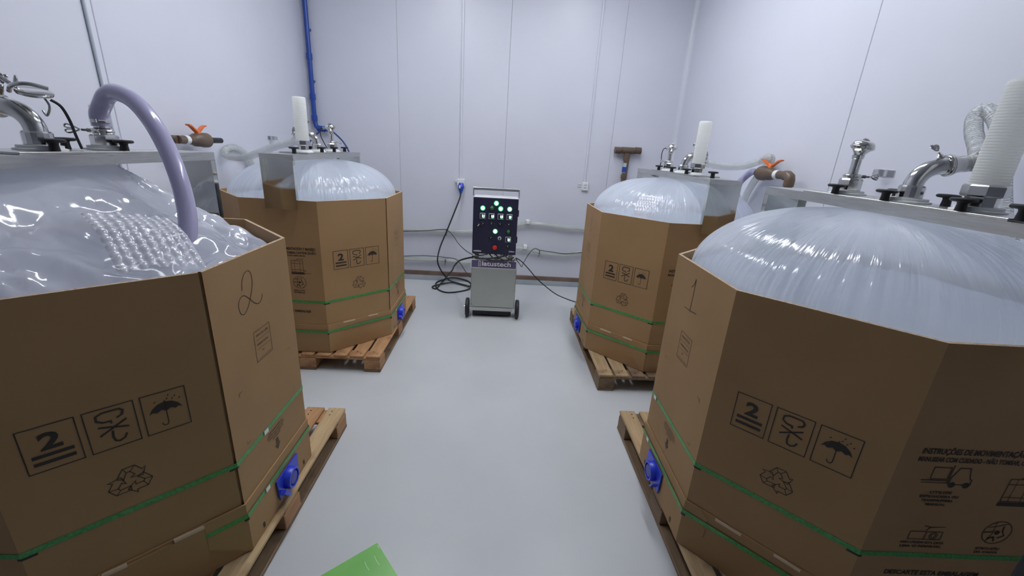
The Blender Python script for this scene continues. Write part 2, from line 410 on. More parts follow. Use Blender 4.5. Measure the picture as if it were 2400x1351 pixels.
#   order: A1, A2, B1, B2, L2, L1, F2, F1
def face(k, which):
    s = ST[k][0]; o = octa(W); V = dict(zip(('A1', 'A2', 'B1', 'B2', 'L2', 'L1', 'F2', 'F1'), o))
    a, b = {'diag': ('F1', 'A1') if s < 0 else ('A1', 'F1'), 'aisle': ('A1', 'A2') if s < 0 else ('A2', 'A1'), 'front': ('F2', 'F1') if s < 0 else ('F1', 'F2')}[which]
    A, B = loc(k, *V[a], ZP), loc(k, *V[b], ZP); d = (B-A).normalized(); n = d.cross(Vector((0, 0, 1)))
    return Face2D(A, d, n)
LF = (B_ := None)
SIDE = 0.508   # length of one carton face

def pallet(k, tones, label):
    s, _, _, _, xa, yf = ST[k]; PW, PL = 1.06, 1.337
    t = thing('wooden_pallet', label, 'pallet', (xa+s*PW/2, yf+PL/2, 0), 'pallets under the cartons')
    rnd = random.Random(hash(tones) % 999 if False else len(label))
    X = lambda p: xa+s*p
    def bx(p0, p1, y0, y1, z0, z1, nm, m):
        x0, x1 = sorted((X(p0), X(p1)))
        # own grain position: the origin of every board is its own centre
        o = MB().bbox(x0, x1, y0, y1, z0, z1, 0.003).build(nm, WOODS[m], t)
        c = Vector(((x0+x1)/2, (y0+y1)/2, z0)); 
        for v in o.data.vertices: v.co -= (c-ORG[t.name])
        o.location = c-ORG[t.name]
        return o
    n = 9; pitch = (PW+0.02)/n
    for i in range(n):
        w = 0.098+rnd.uniform(-0.006, 0.006); p0 = i*pitch if i < n-1 else PW-w
        bx(p0, p0+w, yf+rnd.uniform(0, 0.006), yf+PL-rnd.uniform(0, 0.006), 0.112, 0.1295+rnd.uniform(-0.001, 0), 'deck_board', tones[0] if rnd.random() < 0.7 else tones[1])
    for yy in (yf+0.004, yf+PL/2-0.06, yf+PL-0.124):
        bx(0.003, PW-0.003, yy, yy+0.12, 0.095, 0.1118, 'cross_board', tones[1])
    for p0 in (0.0, 0.468, PW-0.12):
        for yy in (yf+0.002, yf+PL/2-0.07, yf+PL-0.142):
            bx(p0+0.001, p0+0.119, yy, yy+0.14, 0.0205, 0.0948, 'block', tones[1])
        bx(p0, p0+0.12, yf+0.001, yf+PL-0.001, 0.0, 0.0203, 'bottom_board', tones[2])
    # nail heads of the aisle-side boards
    mb = MB()
    for i in range(0, 3):
        for yy in (yf+0.04, yf+0.075, yf+PL-0.04, yf+PL-0.075):
            p = i*pitch+0.03+0.035*(yy > yf+0.06)
            mb.lathe((X(p), yy, 0.1285), (0, 0, 1), [(0, 0.005), (0.002, 0.004)], 8)
    o = mb.build('nail_head', M_rubber, t); o['kind'] = 'stuff'

def ring_prism(mb, k, outer, inner, z0, z1, rim_mi=1):
    n = len(outer)
    for (A, B) in ((outer, None),): pass
    O0 = [loc(k, p, q, z0) for p, q in outer]; O1 = [loc(k, p, q, z1) for p, q in outer]
    I0 = [loc(k, p, q, z0) for p, q in inner]; I1 = [loc(k, p, q, z1) for p, q in inner]
    b = len(mb.v); mb.v += O0+O1+I0+I1
    for i in range(n):
        j = (i+1) % n
        for f, mi in (((i, j, n+j, n+i), 0), ((2*n+j, 2*n+i, 3*n+i, 3*n+j), 0), ((n+i, n+j, 3*n+j, 3*n+i), rim_mi), ((j, i, 2*n+i, 2*n+j), 0)):
            mb.f.append([b+x for x in f]); mb.mi.append(mi)
    return mb

RECYCLE = [(-0.34, 0.24), (-0.14, 0.60), (0.20, 0.60), (0.36, 0.34), (0.47, 0.40), (0.36, 0.06), (0.03, 0.14), (0.15, 0.21), (0.04, 0.40), (-0.06, 0.40), (-0.17, 0.14)]
def handling_print(k, box):
    f = face(k, 'diag'); left = ST[k][0] < 0
    s0 = 0.064 if k == 'FL' else 0.081; mb = MB()
    for i in range(3):
        a = s0+0.1205*i; b = 0.62
        f.line(mb, [(a, b), (a+0.105, b), (a+0.105, b+0.132), (a, b+0.132)], 0.0028, True)
    a, b = s0, 0.62
    f.text(mb, '2', a+0.0325, b+0.062, 0.068, 0.035, width=0.042)
    f.poly(mb, [(a+0.013, b+0.040), (a+0.092, b+0.040), (a+0.092, b+0.050), (a+0.013, b+0.050)])
    f.poly(mb, [(a+0.013, b+0.019), (a+0.092, b+0.019), (a+0.092, b+0.029), (a+0.013, b+0.029)])
    a = s0+0.1205; U = lambda x, y: (a+x*0.105, b+y*0.132)
    f.line(mb, [U(*q) for q in ((0.62, 0.70), (0.74, 0.75), (0.77, 0.84), (0.70, 0.90), (0.36, 0.90), (0.23, 0.85), (0.22, 0.74), (0.34, 0.67), (0.49, 0.66), (0.50, 0.60))], 0.0052)
    f.line(mb, [U(*q) for q in ((0.48, 0.42), (0.46, 0.26), (0.49, 0.16), (0.57, 0.13), (0.68, 0.17), (0.74, 0.27))], 0.0052)
    f.line(mb, [U(0.22, 0.36), U(0.80, 0.62)], 0.0052); f.line(mb, [U(0.22, 0.58), U(0.82, 0.42)], 0.0052)
    a = s0+0.241
    can = [U2 for U2 in ((0.12, 0.50), (0.20, 0.62), (0.33, 0.71), (0.50, 0.745), (0.67, 0.71), (0.80, 0.62), (0.88, 0.50), (0.79, 0.535), (0.72, 0.50), (0.62, 0.55), (0.50, 0.50), (0.40, 0.55), (0.29, 0.50), (0.20, 0.535))]
    f.poly(mb, [(a+x*0.105, b+y*0.132) for x, y in can])
    f.line(mb, [(a+x*0.105, b+y*0.132) for x, y in ((0.5, 0.78), (0.5, 0.2), (0.47, 0.15), (0.42, 0.14), (0.37, 0.17), (0.36, 0.22))], 0.0026)
    for x, y in ((0.62, 0.90), (0.76, 0.84), (0.86, 0.76), (0.70, 0.79), (0.58, 0.82), (0.30, 0.80)):
        f.line(mb, [(a+x*0.105, b+y*0.132), (a+(x-0.03)*0.105, b+(y-0.035)*0.132)], 0.003)
    mb.build('handling_symbols', M_ink, box, recalc=False)['label'] = 'three dark framed handling symbols'
    mb = MB(); cx, cz, R = s0+0.178, 0.493, 0.079
    for j in range(3):
        c, sn = math.cos(-2*PI/3*j), math.sin(-2*PI/3*j)
        pts = [(cx+R*(x*c-y*sn)*1.04, cz+R*(x*sn+y*c)) for x, y in RECYCLE]
        f.line(mb, pts, 0.0024, True)
        for (x0, y0), (x1, y1) in (((-0.14, 0.6), (-0.06, 0.4)), ((0.2, 0.6), (0.04, 0.4))):
            f.line(mb, [(cx+R*(x0*c-y0*sn)*1.04, cz+R*(x0*sn+y0*c)), (cx+R*(x1*c-y1*sn)*1.04, cz+R*(x1*sn+y1*c))], 0.002)
    mb.build('recycling_symbol', M_ink, box, recalc=False)['label'] = 'outlined three-arrow recycling symbol'

def aisle_print(k, box):
    f = face(k, 'aisle'); mb = MB(); left = ST[k][0] < 0
    a, b = (0.202, 0.687) if left else (0.178, 0.687)
    f.line(mb, [(a, b), (a+0.108, b), (a+0.108, b+0.12), (a, b+0.12)], 0.002, True)
    for z in (0.083, 0.047, 0.008): f.line(mb, [(a+0.012, b+z), (a+0.100, b+z)], 0.0012)
    f.text(mb, 'PRODUTO / LOTE', a+0.014, b+0.097, 0.011, 0.02, width=0.078)
    f.text(mb, 'FABRICACAO', a+0.014, b+0.061, 0.011, 0.02, width=0.076)
    f.text(mb, 'No', a+0.042, b+0.029, 0.010, 0.02)
    mb.build('form_print', M_ink_faint, box, recalc=False)
    mb = MB()
    for x, z, sx, sz in ((0.072, 0.633, 1, -1), (0.437, 0.633, -1, -1), (0.072, 0.421, 1, 1), (0.437, 0.421, -1, 1)):
        f.line(mb, [(x+sx*0.022, z), (x, z), (x, z+sz*0.016)], 0.0016)
    mb.build('corner_marks', M_ink_faint, box, recalc=False)
    mb = MB(); a = 0.255
    for z, w in ((0.356, 0.115), (0.343, 0.135), (0.330, 0.12), (0.317, 0.06)):
        f.text(mb, 'CORTAR AQUI PARA VALVULA'[:10+int(w*90)], a-w/2, z, 0.011, 0.02, width=w)
    f.poly(mb, [(a-0.009, 0.306), (a+0.009, 0.306), (a+0.009, 0.28), (a+0.021, 0.28), (a, 0.254), (a-0.021, 0.28), (a-0.009, 0.28)])
    mb.build('arrow_print', M_ink_faint, box, recalc=False)
    mb = MB()
    if k == 'FL':
        pts = [(0.176, 0.982), (0.181, 1.01), (0.20, 1.035), (0.226, 1.04), (0.240, 1.022), (0.240, 0.99), (0.225, 0.955), (0.197, 0.915), (0.170, 0.897), (0.150, 0.905), (0.144, 0.935), (0.156, 0.957), (0.18, 0.962), (0.205, 0.945), (0.235, 0.915), (0.262, 0.903), (0.284, 0.912), (0.292, 0.93)]
        f.line(mb, [(v.x, v.y) for v in smooth([(x, y, 0) for x, y in pts], 4)], 0.0028)
        mb.build('handwritten_number', M_pen, box, recalc=False)['label'] = 'large handwritten 2 in thin marker'
    if k == 'FR':
        f.line(mb, [(0.217, 1.048), (0.216, 0.99), (0.214, 0.913)], 0.003)
        f.line(mb, [(0.216, 1.046), (0.206, 1.022), (0.190, 1.006)], 0.004)
        f.line(mb, [(0.160, 0.909), (0.215, 0.912), (0.273, 0.919)], 0.003)
        mb.build('handwritten_number', M_pen, box, recalc=False)['label'] = 'large handwritten 1 in thin marker'
    if k in ('BL', 'BR'):
        f.line(mb, [(0.2, 0.98), (0.23, 1.02), (0.25, 0.99), (0.21, 0.95), (0.25, 0.92), (0.20, 0.90)], 0.003)
        if k == 'BR': mb.build('handwritten_number', M_ink_faint, box, recalc=False)

def front_print(k, box):
    f = face(k, 'front'); mb = MB(); left = ST[k][0] < 0
    L1, L2 = (('INSTRUCCIONES DE MOVIMENTACIÓN Y MANEJO', 'MANIPULAR CON CUIDADO - NO TUMBAR, CONTIENE LÍQUIDO') if left else
              ('INSTRUÇÕES DE MOVIMENTAÇÃO E MANUSEIO', 'MANUSEAR COM CUIDADO - NÃO TOMBAR, CONTÉM LÍQUIDO'))
    f.text(mb, L1, 0.055, 0.765, 0.026, 0.03, width=0.415)
    f.text(mb, L2, 0.052, 0.739, 0.022, 0.03, width=0.42)
    def part(nm, m=None):
        nonlocal mb
        mb.build(nm, M_ink, box, recalc=False); mb = MB()
    part('headline_print')
    def forklift(a, b):
        f.line(mb, [(a, b+0.03), (a+0.08, b+0.03)], 0.003); f.line(mb, [(a+0.003, b+0.022), (a+0.08, b+0.022)], 0.002)
        f.line(mb, [(a+0.025, b+0.035), (a+0.025, b+0.075), (a+0.075, b+0.075), (a+0.075, b+0.035)], 0.0025, True)
        f.line(mb, [(a+0.08, b+0.02), (a+0.08, b+0.085)], 0.003)
        f.line(mb, [(a+0.085, b+0.04), (a+0.10, b+0.075), (a+0.13, b+0.075), (a+0.14, b+0.04), (a+0.148, b+0.035), (a+0.148, b+0.018), (a+0.085, b+0.018)], 0.0028, True)
        for x in (0.095, 0.137): f.poly(mb, circ(a+x, b+0.016, 0.010, 14))
    def tank(a, b, sc=1.0):
        q = lambda x, y: (a+x*sc, b+y*sc)
        f.line(mb, [q(0, 0.015), q(0.08, 0.015), q(0.08, 0.095), q(0, 0.095)], 0.0022, True)
        for y in (0.03, 0.076): f.line(mb, [q(0, y), q(0.08, y)], 0.0022)
        for x in (0.022, 0.058): f.line(mb, [q(x, 0.015), q(x, 0.095)], 0.0018)
        f.poly(mb, [q(-0.004, -0.002), q(0.086, -0.002), q(0.086, 0.012), q(-0.004, 0.012)])
        f.line(mb, [q(0.03, 0.097), q(0.045, 0.107), q(0.085, 0.107)], 0.003); f.line(mb, [q(0.08, 0.028), q(0.098, 0.022)], 0.004); f.line(mb, [q(0.086, 0.006), q(0.13, 0.006)], 0.002)
    def disc(a, b, r):
        f.line(mb, circ(a, b, r, 28), 0.0024, True)
        f.line(mb, [(a-r*0.8, b+r*0.45), (a-r*0.2, b+r*0.55), (a+r*0.5, b+r*0.8)], 0.0022); f.line(mb, [(a-r*0.95, b+0.0), (a-r*0.3, b+0.002)], 0.004)
        f.line(mb, [(a-r*0.35, b+r*0.9), (a-r*0.3, b-r*0.1), (a-r*0.5, b-r*0.8)], 0.0022); f.poly(mb, circ(a+0.0, b+0.0, 0.008, 10))
        f.line(mb, [(a+r*0.3, b+r*0.6), (a+r*0.35, b+r*0.1), (a+r*0.6, b-r*0.25), (a+r*0.2, b-r*0.5)], 0.004); f.line(mb, [(a-r*0.5, b-r*0.55), (a-r*0.1, b-r*0.4), (a+0.05*r, b-r*0.8)], 0.005)
    def caption(a, z, rows):
        for i, (txt, w) in enumerate(rows): f.text(mb, txt, a-w/2, z-i*0.0145, 0.0125, 0.03, width=w)
    forklift(0.085, 0.645)
    if left: caption(0.16, 0.628, [('UTILICE', 0.06), ('MONTACARGAS O', 0.115), ('TRANSPALETA', 0.09), ('MANUAL', 0.06)])
    else: caption(0.16, 0.628, [('UTILIZE', 0.065), ('EMPILHADEIRA OU', 0.115), ('TRANSPALETEIRA', 0.095), ('MANUAL', 0.06)])
    part('forklift_pictogram')
    tank(0.298 if left else 0.345, 0.595); part('tank_pictogram')
    # outlet valve pictogram
    a, b = 0.125, 0.455
    f.line(mb, [(a, b), (a+0.10, b), (a+0.10, b+0.03), (a, b+0.03)], 0.0024, True); f.line(mb, [(a+0.05, b), (a+0.05, b+0.03)], 0.0022)
    f.line(mb, [(a+0.045, b+0.033), (a+0.055, b+0.047), (a+0.035, b+0.053)], 0.0024); f.line(mb, [(a+0.055, b+0.047), (a+0.1, b+0.05)], 0.0024)
    for r in (0.012, 0.007): f.line(mb, circ(a+0.075, b+0.015, r, 14), 0.002, True)
    caption(0.175, 0.438, [('PARA UTILIZAR ESTA CAIXA' if not left else 'PARA UTILIZAR ESTA CAJA', 0.135), ('LEIA O MANUAL' if not left else 'LEA EL MANUAL', 0.13)])
    part('valve_pictogram')
    disc(0.343 if left else 0.388, 0.535 if left else 0.492, 0.043)
    caption(0.335 if left else 0.385, 0.470 if left else 0.424, [('RETIRE EL LASTRE' if left else 'RETIRE O LASTRO', 0.075), ('DEL EMBALAJE' if left else 'DA CAIXA', 0.075)])
    part('liner_pictogram')
    f.text(mb, 'DESCARTE ESTE EMBALAJE' if left else 'DESCARTE ESTA EMBALAGEM', 0.10, 0.311, 0.024, 0.03, width=0.30)
    if left: f.text(mb, 'UBICAR PARA DESCARGA', 0.22, 0.721, 0.014, 0.03, width=0.18)
    part('disposal_print')

def strap(box, k, w, z, seg=None, name='strap'):
    o = octa(w+0.0012); i = octa(w); zz = ZP+z
    mb = MB(); ring_prism(mb, k, o, i, zz-0.0085, zz+0.0085, 0)
    return mb.build(name, M_strap, box)

def carton(k, label):
    s = ST[k][0]; left = s < 0
    box = thing('octagonal_carton', label, 'carton', centre(k)+Vector((0, 0, ZP)), 'octagonal bulk cartons on pallets')
    # sleeve; on the left cartons the glue joint leaves a narrow upright gap beside the aisle face
    outer = octa(W); inner = octa(W-0.012)
    if left:
        A1 = Vector(outer[0]); F1 = Vector(outer[7]); d = (F1-A1).normalized(); nrm = Vector((-d.y, d.x))
        if nrm.dot(A1) > 0: nrm = -nrm
        g = [A1+d*0.0085, A1+d*0.0085+nrm*0.010, A1+d*0.001+nrm*0.010]
        outer = [tuple(A1)]+outer[1:]+[tuple(x) for x in g]
        ii = Vector(inner[0]); di = (Vector(inner[7])-ii).normalized()
        inner = inner+[tuple(ii+di*0.009), tuple(ii+di*0.006), tuple(ii+di*0.003)]
    mb = MB(); ring_prism(mb, k, outer, inner, ZP+0.012, ZP+HB)
    mb.build('sleeve', [M_kraft, M_kedge], box, recalc=False)
    # folded bottom tray around the sleeve
    WT = W+0.006; HT = 0.216
    mb = MB(); ring_prism(mb, k, octa(WT), octa(WT-0.0055), ZP+0.002, ZP+HT)
    tr = mb.build('tray', [M_kraft, M_kraft], box, recalc=False)
    MB().prism([tuple(loc(k, p, q).xy) for p, q in octa(W-0.001)], ZP+0.0005, ZP+0.0118).build('tray_floor', M_kraft, box)
    # corner flaps folded over the slanting front face, with light cut tabs at the tray rim
    f = face(k, 'diag'); f.o = f.o+f.n*0.0062
    def plate(pts, t0, t1, nm, m):
        n = len(pts); mb = MB()
        mb.add([f.p(a, b, t0) for a, b in pts]+[f.p(a, b, t1) for a, b in pts], [list(range(n))[::-1], list(range(n, 2*n))]+[(i, (i+1) % n, n+(i+1) % n, n+i) for i in range(n)])
        return mb.build(nm, m, box)
    if k in ('BL',): plate([(0.0, 0.218), (0.115, 0.218), (0.115, 0.112), (0.024, 0.004), (0.0, 0.004)], 0, 0.004, 'corner_flap', M_kraft)
    if k in ('FL',): plate([(0.507, 0.220), (0.382, 0.220), (0.382, 0.103), (0.498, 0.003), (0.507, 0.003)], 0, 0.004, 'corner_flap', M_kraft)
    if k in ('BR',): plate([(0.507, 0.218), (0.385, 0.218), (0.385, 0.112), (0.478, 0.004), (0.507, 0.004)], 0, 0.004, 'corner_flap', M_kraft)
    if k in ('FR',): plate([(0.0, 0.218), (0.06, 0.218), (0.09, 0.19), (0.09, 0.10), (0.004, 0.004), (0.0, 0.004)], 0, 0.0015, 'corner_flap', M_kraft)
    if k == 'FL': plate([(0.0, 0.206), (0.381, 0.206), (0.381, 0.003), (0.0, 0.003)], 0, 0.0068, 'tray_panel', M_kraft)
    tabs = ((0.115, 0.207), (0.314, 0.394)) if k != 'FL' else ((0.127, 0.183), (0.300, 0.383))
    for a0, a1 in tabs: plate([(a0, 0.207), (a1, 0.205), (a1, 0.2155), (a0, 0.2165)], -0.002, 0.0022 if k != 'FL' else 0.0072, 'cut_tab', M_ktab)
    # straps
    strap(box, k, W+0.0006, 0.392); strap(box, k, WT+(0.0046 if k != 'FL' else 0.0042), 0.166)
    fa = face(k, 'aisle')
    for (a, z, off) in ((0.184 if left else 0.054, 0.392, 0.003), (0.126 if left else 0.079, 0.166, 0.012)):
        mb = MB(); p = [(a-0.014, z-0.009), (a+0.014, z-0.009), (a+0.014, z+0.009), (a-0.014, z+0.009)]
        mb.add([fa.p(x, y, off) for x, y in p]+[fa.p(x, y, off+0.003) for x, y in p], [(3, 2, 1, 0), (4, 5, 6, 7), (0, 1, 5, 4), (1, 2, 6, 5), (2, 3, 7, 6), (3, 0, 4, 7)])
        mb.build('strap_seal', M_alu, box)
    # black edge guards under the straps
    for nm, z, w in (('A1', 0.379, 0.024), ('F1', 0.379, 0.030), ('A1', 0.150, 0.014), ('F1', 0.150, 0.010)):
        o = dict(zip(('A1', 'A2', 'B1', 'B2', 'L2', 'L1', 'F2', 'F1'), octa(W+(0.0008 if z > 0.3 else 0.011))))
        p = Vector(o[nm]); oth = Vector(o['F1' if nm == 'A1' else 'A1']); o2 = Vector(o['A2' if nm == 'A1' else 'F2'])
        q = [p+(oth-p).normalized()*w, p, p+(o2-p).normalized()*w*0.35]
        mb = MB(); r = []
        for zz in (z-0.004, z+0.005): r.append([loc(k, x.x, x.y, ZP+zz) for x in q]+[loc(k, x.x*0.997, x.y*0.997, ZP+zz) for x in q[::-1]])
        mb.rings(r).build('edge_guard', M_black, box)
    handling_print(k, box); aisle_print(k, box); front_print(k, box)
    # outlet valve in the tray, aisle side
    a = 0.272 if left else SIDE-0.30; zc = 0.088; fv = Face2D(fa.p(0, 0, 0.0065), fa.d, fa.n)
    mb = MB(); pl = [(a-0.088, zc+0.052), (a-0.078, zc-0.050), (a+0.086, zc-0.055), (a+0.092, zc+0.050)] if left else [(a-0.09, zc+0.052), (a-0.095, zc-0.052), (a+0.085, zc-0.052), (a+0.09, zc+0.056)]
    mb.add([fv.p(x, y, 0.004) for x, y in pl]+[fv.p(x, y, 0.010) for x, y in pl], [(3, 2, 1, 0), (4, 5, 6, 7), (0, 1, 5, 4), (1, 2, 6, 5), (2, 3, 7, 6), (3, 0, 4, 7)])
    v = mb.build('outlet_valve', M_valve, box); v['label'] = 'blue square-flanged outlet valve'
    c = fv.p(a, zc, 0.010)
    MB().lathe(c, fv.n, [(0, 0.046), (0.022, 0.046), (0.026, 0.043), (0.026, 0.036), (0.008, 0.034)], 28).build('threaded_ring', M_valve, v, smooth=True)
    MB().lathe(c+fv.n*0.002, fv.n, [(0, 0.034), (0.016, 0.033), (0.022, 0.028), (0.022, 0.0)], 28).build('cap', M_valve_dark, v, smooth=True)
    mb = MB(); h = [(a-0.085, zc-0.012), (a-0.07, zc-0.002), (a-0.03, zc-0.045), (a-0.045, zc-0.058)] if left else [(a+0.06, zc-0.02), (a+0.075, zc-0.01), (a+0.05, zc-0.05), (a+0.035, zc-0.055)]
    mb.add([fv.p(x, y, 0.012) for x, y in h]+[fv.p(x, y, 0.034) for x, y in h], [(3, 2, 1, 0), (4, 5, 6, 7), (0, 1, 5, 4), (1, 2, 6, 5), (2, 3, 7, 6), (3, 0, 4, 7)])
    mb.build('lever', M_valve, v)
    # dark hand slots near the tray foot
    mb = MB()
    for x in (0.08, 0.43):
        fv.poly(mb, [(x-0.007, 0.02), (x+0.007, 0.018), (x+0.006, 0.042), (x-0.006, 0.044)], 0.0008)
    mb.build('slot_marks', M_ink, box, recalc=False)
    return box

def onorm(p, q, n=12):
    r = math.sqrt(.5)
    return (abs(p)**n+abs(q)**n+abs((p+q)*r)**n+abs((p-q)*r)**n)**(1/n)
ZBAG = 1.18
def bag_height(k, p, q, R=0.596):
    t = min(onorm(p, q)/R, 1.0)
    if k == 'FL':
        q0, q1 = -0.42, 0.23; dq = max(q0-q, 0, q-q1); d = math.hypot(p*1.0, dq)
        f = d/(d+max((1-t)*R, 0)+1e-6)
        h = (1-f)**0.8
        return ZBAG+(1.497-ZBAG)*h
    return ZBAG+(ZT[k]-0.038-ZBAG)*(1-t**2.5)**0.5
def liner(k, label):
    R = 0.596; NT, NR = (224, 56) if k != 'FL' else (300, 84); NB = 14; mb = MB(); mb.uv = []
    vs = []; fs = []
    amp = {'FL': 0.0, 'BL': 1, 'FR': 1, 'BR': 1}[k]; seed = Vector((ord(k[0])*1.7, ord(k[1])*3.1, 0))
    for j in range(NR+NB+1):
        for i in range(NT):
            th = 2*PI*i/NT; t = min(j/NR, 1.0); t = max(t, 0.004)
            c, sn = math.cos(th), math.sin(th); sc = R*t/onorm(c, sn)
            p, q = c*sc, sn*sc; z = bag_height(k, p, q, R)
            if k == 'FL':
                e = min(1, t*2.5)*min(1, (1-t)*6+0.15)
                rq = q-min(max(q, -0.42), 0.23); an = math.atan2(rq if abs(rq) > 1e-6 else 0.0, p); ff = (z-ZBAG)/(1.497-ZBAG)
                al = min(max(q, -0.42), 0.23)*2.6; cv = Vector((math.cos(an)*2.4+al, math.sin(an)*2.4, ff*1.3))+seed
                vv = noise.voronoi(cv*1.15)[0]; ed = min((vv[1]-vv[0])*1.5, 1)
                v2 = noise.voronoi(Vector((cv.x*2.3, cv.y*2.3, cv.z*3.0)))[0]; e2 = min((v2[1]-v2[0])*1.5, 1)
                v3 = noise.voronoi(Vector((p*9, q*9, 3))+seed)[0]; e3 = min((v3[1]-v3[0])*1.6, 1)
                e *= min(1, math.hypot(p, rq)/0.22)
                tri = lambda x: abs((x % 2)-1)
                z += e*(0.034*(tri(an*3.1+al+1.6*noise.noise(Vector((p*3, q*3, 7))))-0.5)+0.012*(tri(an*8.3+al*3+2.2*noise.noise(Vector((p*5, q*5, 2))))-0.5))
                z += e*(0.05*(ed-0.65)+0.034*(e2-0.65)+0.012*(e3-0.6)+0.006*noise.noise(Vector((p*16, q*16, 1))))
            else:
                w = max(0, t-0.35)/0.65
                z += 0.0035*w*noise.noise(Vector((th*16, t*1.5, seed.x)))+0.006*w*noise.noise(Vector((th*5, t*1.2, seed.y)))
                z += 0.008*noise.noise(Vector((p*3, q*3, seed.x)))*min(1, max(0, t*3-0.6))
            if j > NR:       # the underside, sunk into the carton like a bowl
                w = (j-NR)/NB*PI/2; p *= math.cos(w)*0.98+0.02; q *= math.cos(w)*0.98+0.02; z -= 0.30*math.sin(w)
            vs.append(loc(k, p, q, z)); mb.uv.append((i/NT, t))
    n = NT
    for j in range(NR+NB):
        for i in range(n): fs.append((j*n+i, j*n+(i+1) % n, (j+1)*n+(i+1) % n, (j+1)*n+i))
    fs.append(list(range(n))); fs.append([(NR+NB)*n+i for i in range(n)])
    mb.add(vs, fs); mb.mi = [1 if (f[0] >= NR*n and len(f) == 4) or f[-1] == (NR+NB+1)*n-1 else 0 for f in mb.f]
    o = mb.build('liner_bag', [M_loose, M_lining2] if k == 'FL' else [M_film, M_lining], smooth=True, angle=50 if k == 'FL' else 180, origin=centre(k)+Vector((0, 0, ZBAG-0.36)))
    return tag(o, label, 'plastic bag', 'clear liner bags inside the cartons')

ZT = {'FL': 1.535, 'BL': 1.517, 'FR': 1.527, 'BR': 1.522}      # top of each frame
PC = {'FL': -0.006, 'BL': -0.04, 'FR': 0.015, 'BR': 0.056}     # frame centre line in p
YR = {'FL': (0.80, 2.147), 'BL': (2.775, 4.08), 'FR': (0.86, 2.12), 'BR': (2.675, 4.15)}
FWID = 0.105
PORTS = {'BL': {'filter': 3.168, 'elbow': 3.399, 'sensor': 3.70}, 'BR': {'filter': 3.115, 'elbow': 3.358, 'sensor': 3.665},
         'FR': {'filter': 1.236, 'elbow': 1.466, 'sensor': 1.738}, 'FL': {'elbow': 1.46, 'hose': 1.698}}
NP, FP_ = -0.072, 0.055      # aisle-side and wall-side rows of clamp knobs: (y, p)
KNOBS = {'BL': ((2.87, NP), (3.40, FP_), (3.31, NP), (3.55, NP), (3.78, NP)), 'BR': ((2.72, NP), (3.12, NP), (3.40, NP), (3.686, NP)),
         'FR': ((1.064, NP), (1.22, NP), (1.385, FP_), (1.48, NP), (1.575, FP_), (1.713, NP)), 'FL': ((1.43, NP), (1.60, FP_), (1.69, NP))}
def fx(k, p): return centre(k).x+ST[k][0]*(PC[k]+p)
def steel_frame(k, label):
    s = ST[k][0]; y0, y1 = YR[k]; z = ZT[k]; xa, xb = sorted((fx(k, -FWID), fx(k, FWID)))
    t = thing('filling_frame', label, 'steel frame', (fx(k, 0), (y0+y1)/2, ZP+HB-0.06), 'steel frames across the cartons')
    # beam: folded channel, open below
    th = 0.003; zb = z-0.034
    mb = MB(); mb.box(xa, xb, y0, y1, z-th, z); mb.box(xa, xa+th, y0, y1, zb, z-th); mb.box(xb-th, xb, y0, y1, zb, z-th)
    mb.box(xa+th, xb-th, y0, y0+th, zb, z-th); mb.box(xa+th, xb-th, y1-th, y1, zb, z-th)
    mb.box(xa-0.0, xb, y0+0.02, y1-0.02, zb-0.002, zb)
    mb.build('beam', M_brush, t)
    # loose cover plate lying on the beam
    pk = list(PORTS[k].values()); c0, c1 = min(pk)-0.16, max(pk)+0.13
    MB().bbox(xa+0.012, xb-0.008, c0, min(c1, y1-0.03), z+0.0005, z+0.0075, 0.001).build('cover_plate', M_brush, t)
    # hanging end plates with folded flanges
    for yy, d in ((y0-0.004, 1), (y1+0.004, -1)):
        zl = ZP+HB-0.055
        ya, yb = sorted((yy-0.0015, yy+0.0015))
        mb = MB(); mb.box(xa+0.004, xb-0.004, ya, yb, zl, zb+0.004)
        for x0 in (xa+0.004, xb-0.0062):
            u0, u1 = sorted((yy, yy+d*0.03)) if d < 0 else sorted((yy, yy+0.03))
            mb.box(x0, x0+0.0022, u0, u1, ZP+HB+0.004, zb-0.004)
        mb.build('end_plate', M_plate, t)
    # flanges of the ports
    pl = [('flange', y) for y in PORTS[k].values()]
    for nm, y in pl:
        MB().lathe((fx(k, 0), y, z+0.006), (0, 0, 1), [(0, 0.064), (0.006, 0.064), (0.008, 0.055), (0.016, 0.055), (0.017, 0.03)], 32).build('port_flange', M_white, t, smooth=True)['label'] = 'white plastic port flange'
    first = None
    for y, p in KNOBS[k]:
        pos = Vector((fx(k, p), y, z+0.004))
        if first is None:
            base_pos = pos
            mb = MB(); mb.lathe(pos, (0, 0, 1), [(0, 0.014), (0.024, 0.012), (0.03, 0.014)], 14)
            mb.lathe(pos+Vector((0, 0, 0.0295)), (0, 0, 1), [(0, 0.016), (0.001, 0.027), (0.004, 0.031), (0.009, 0.031), (0.012, 0.027), (0.013, 0.0)], 20)
            first = mb.build('clamp_knob', M_black, t, smooth=True); first['label'] = 'black mushroom clamp knob'
        else:
            o = inst(first, 'clamp_knob', t, pos-base_pos)
    return t

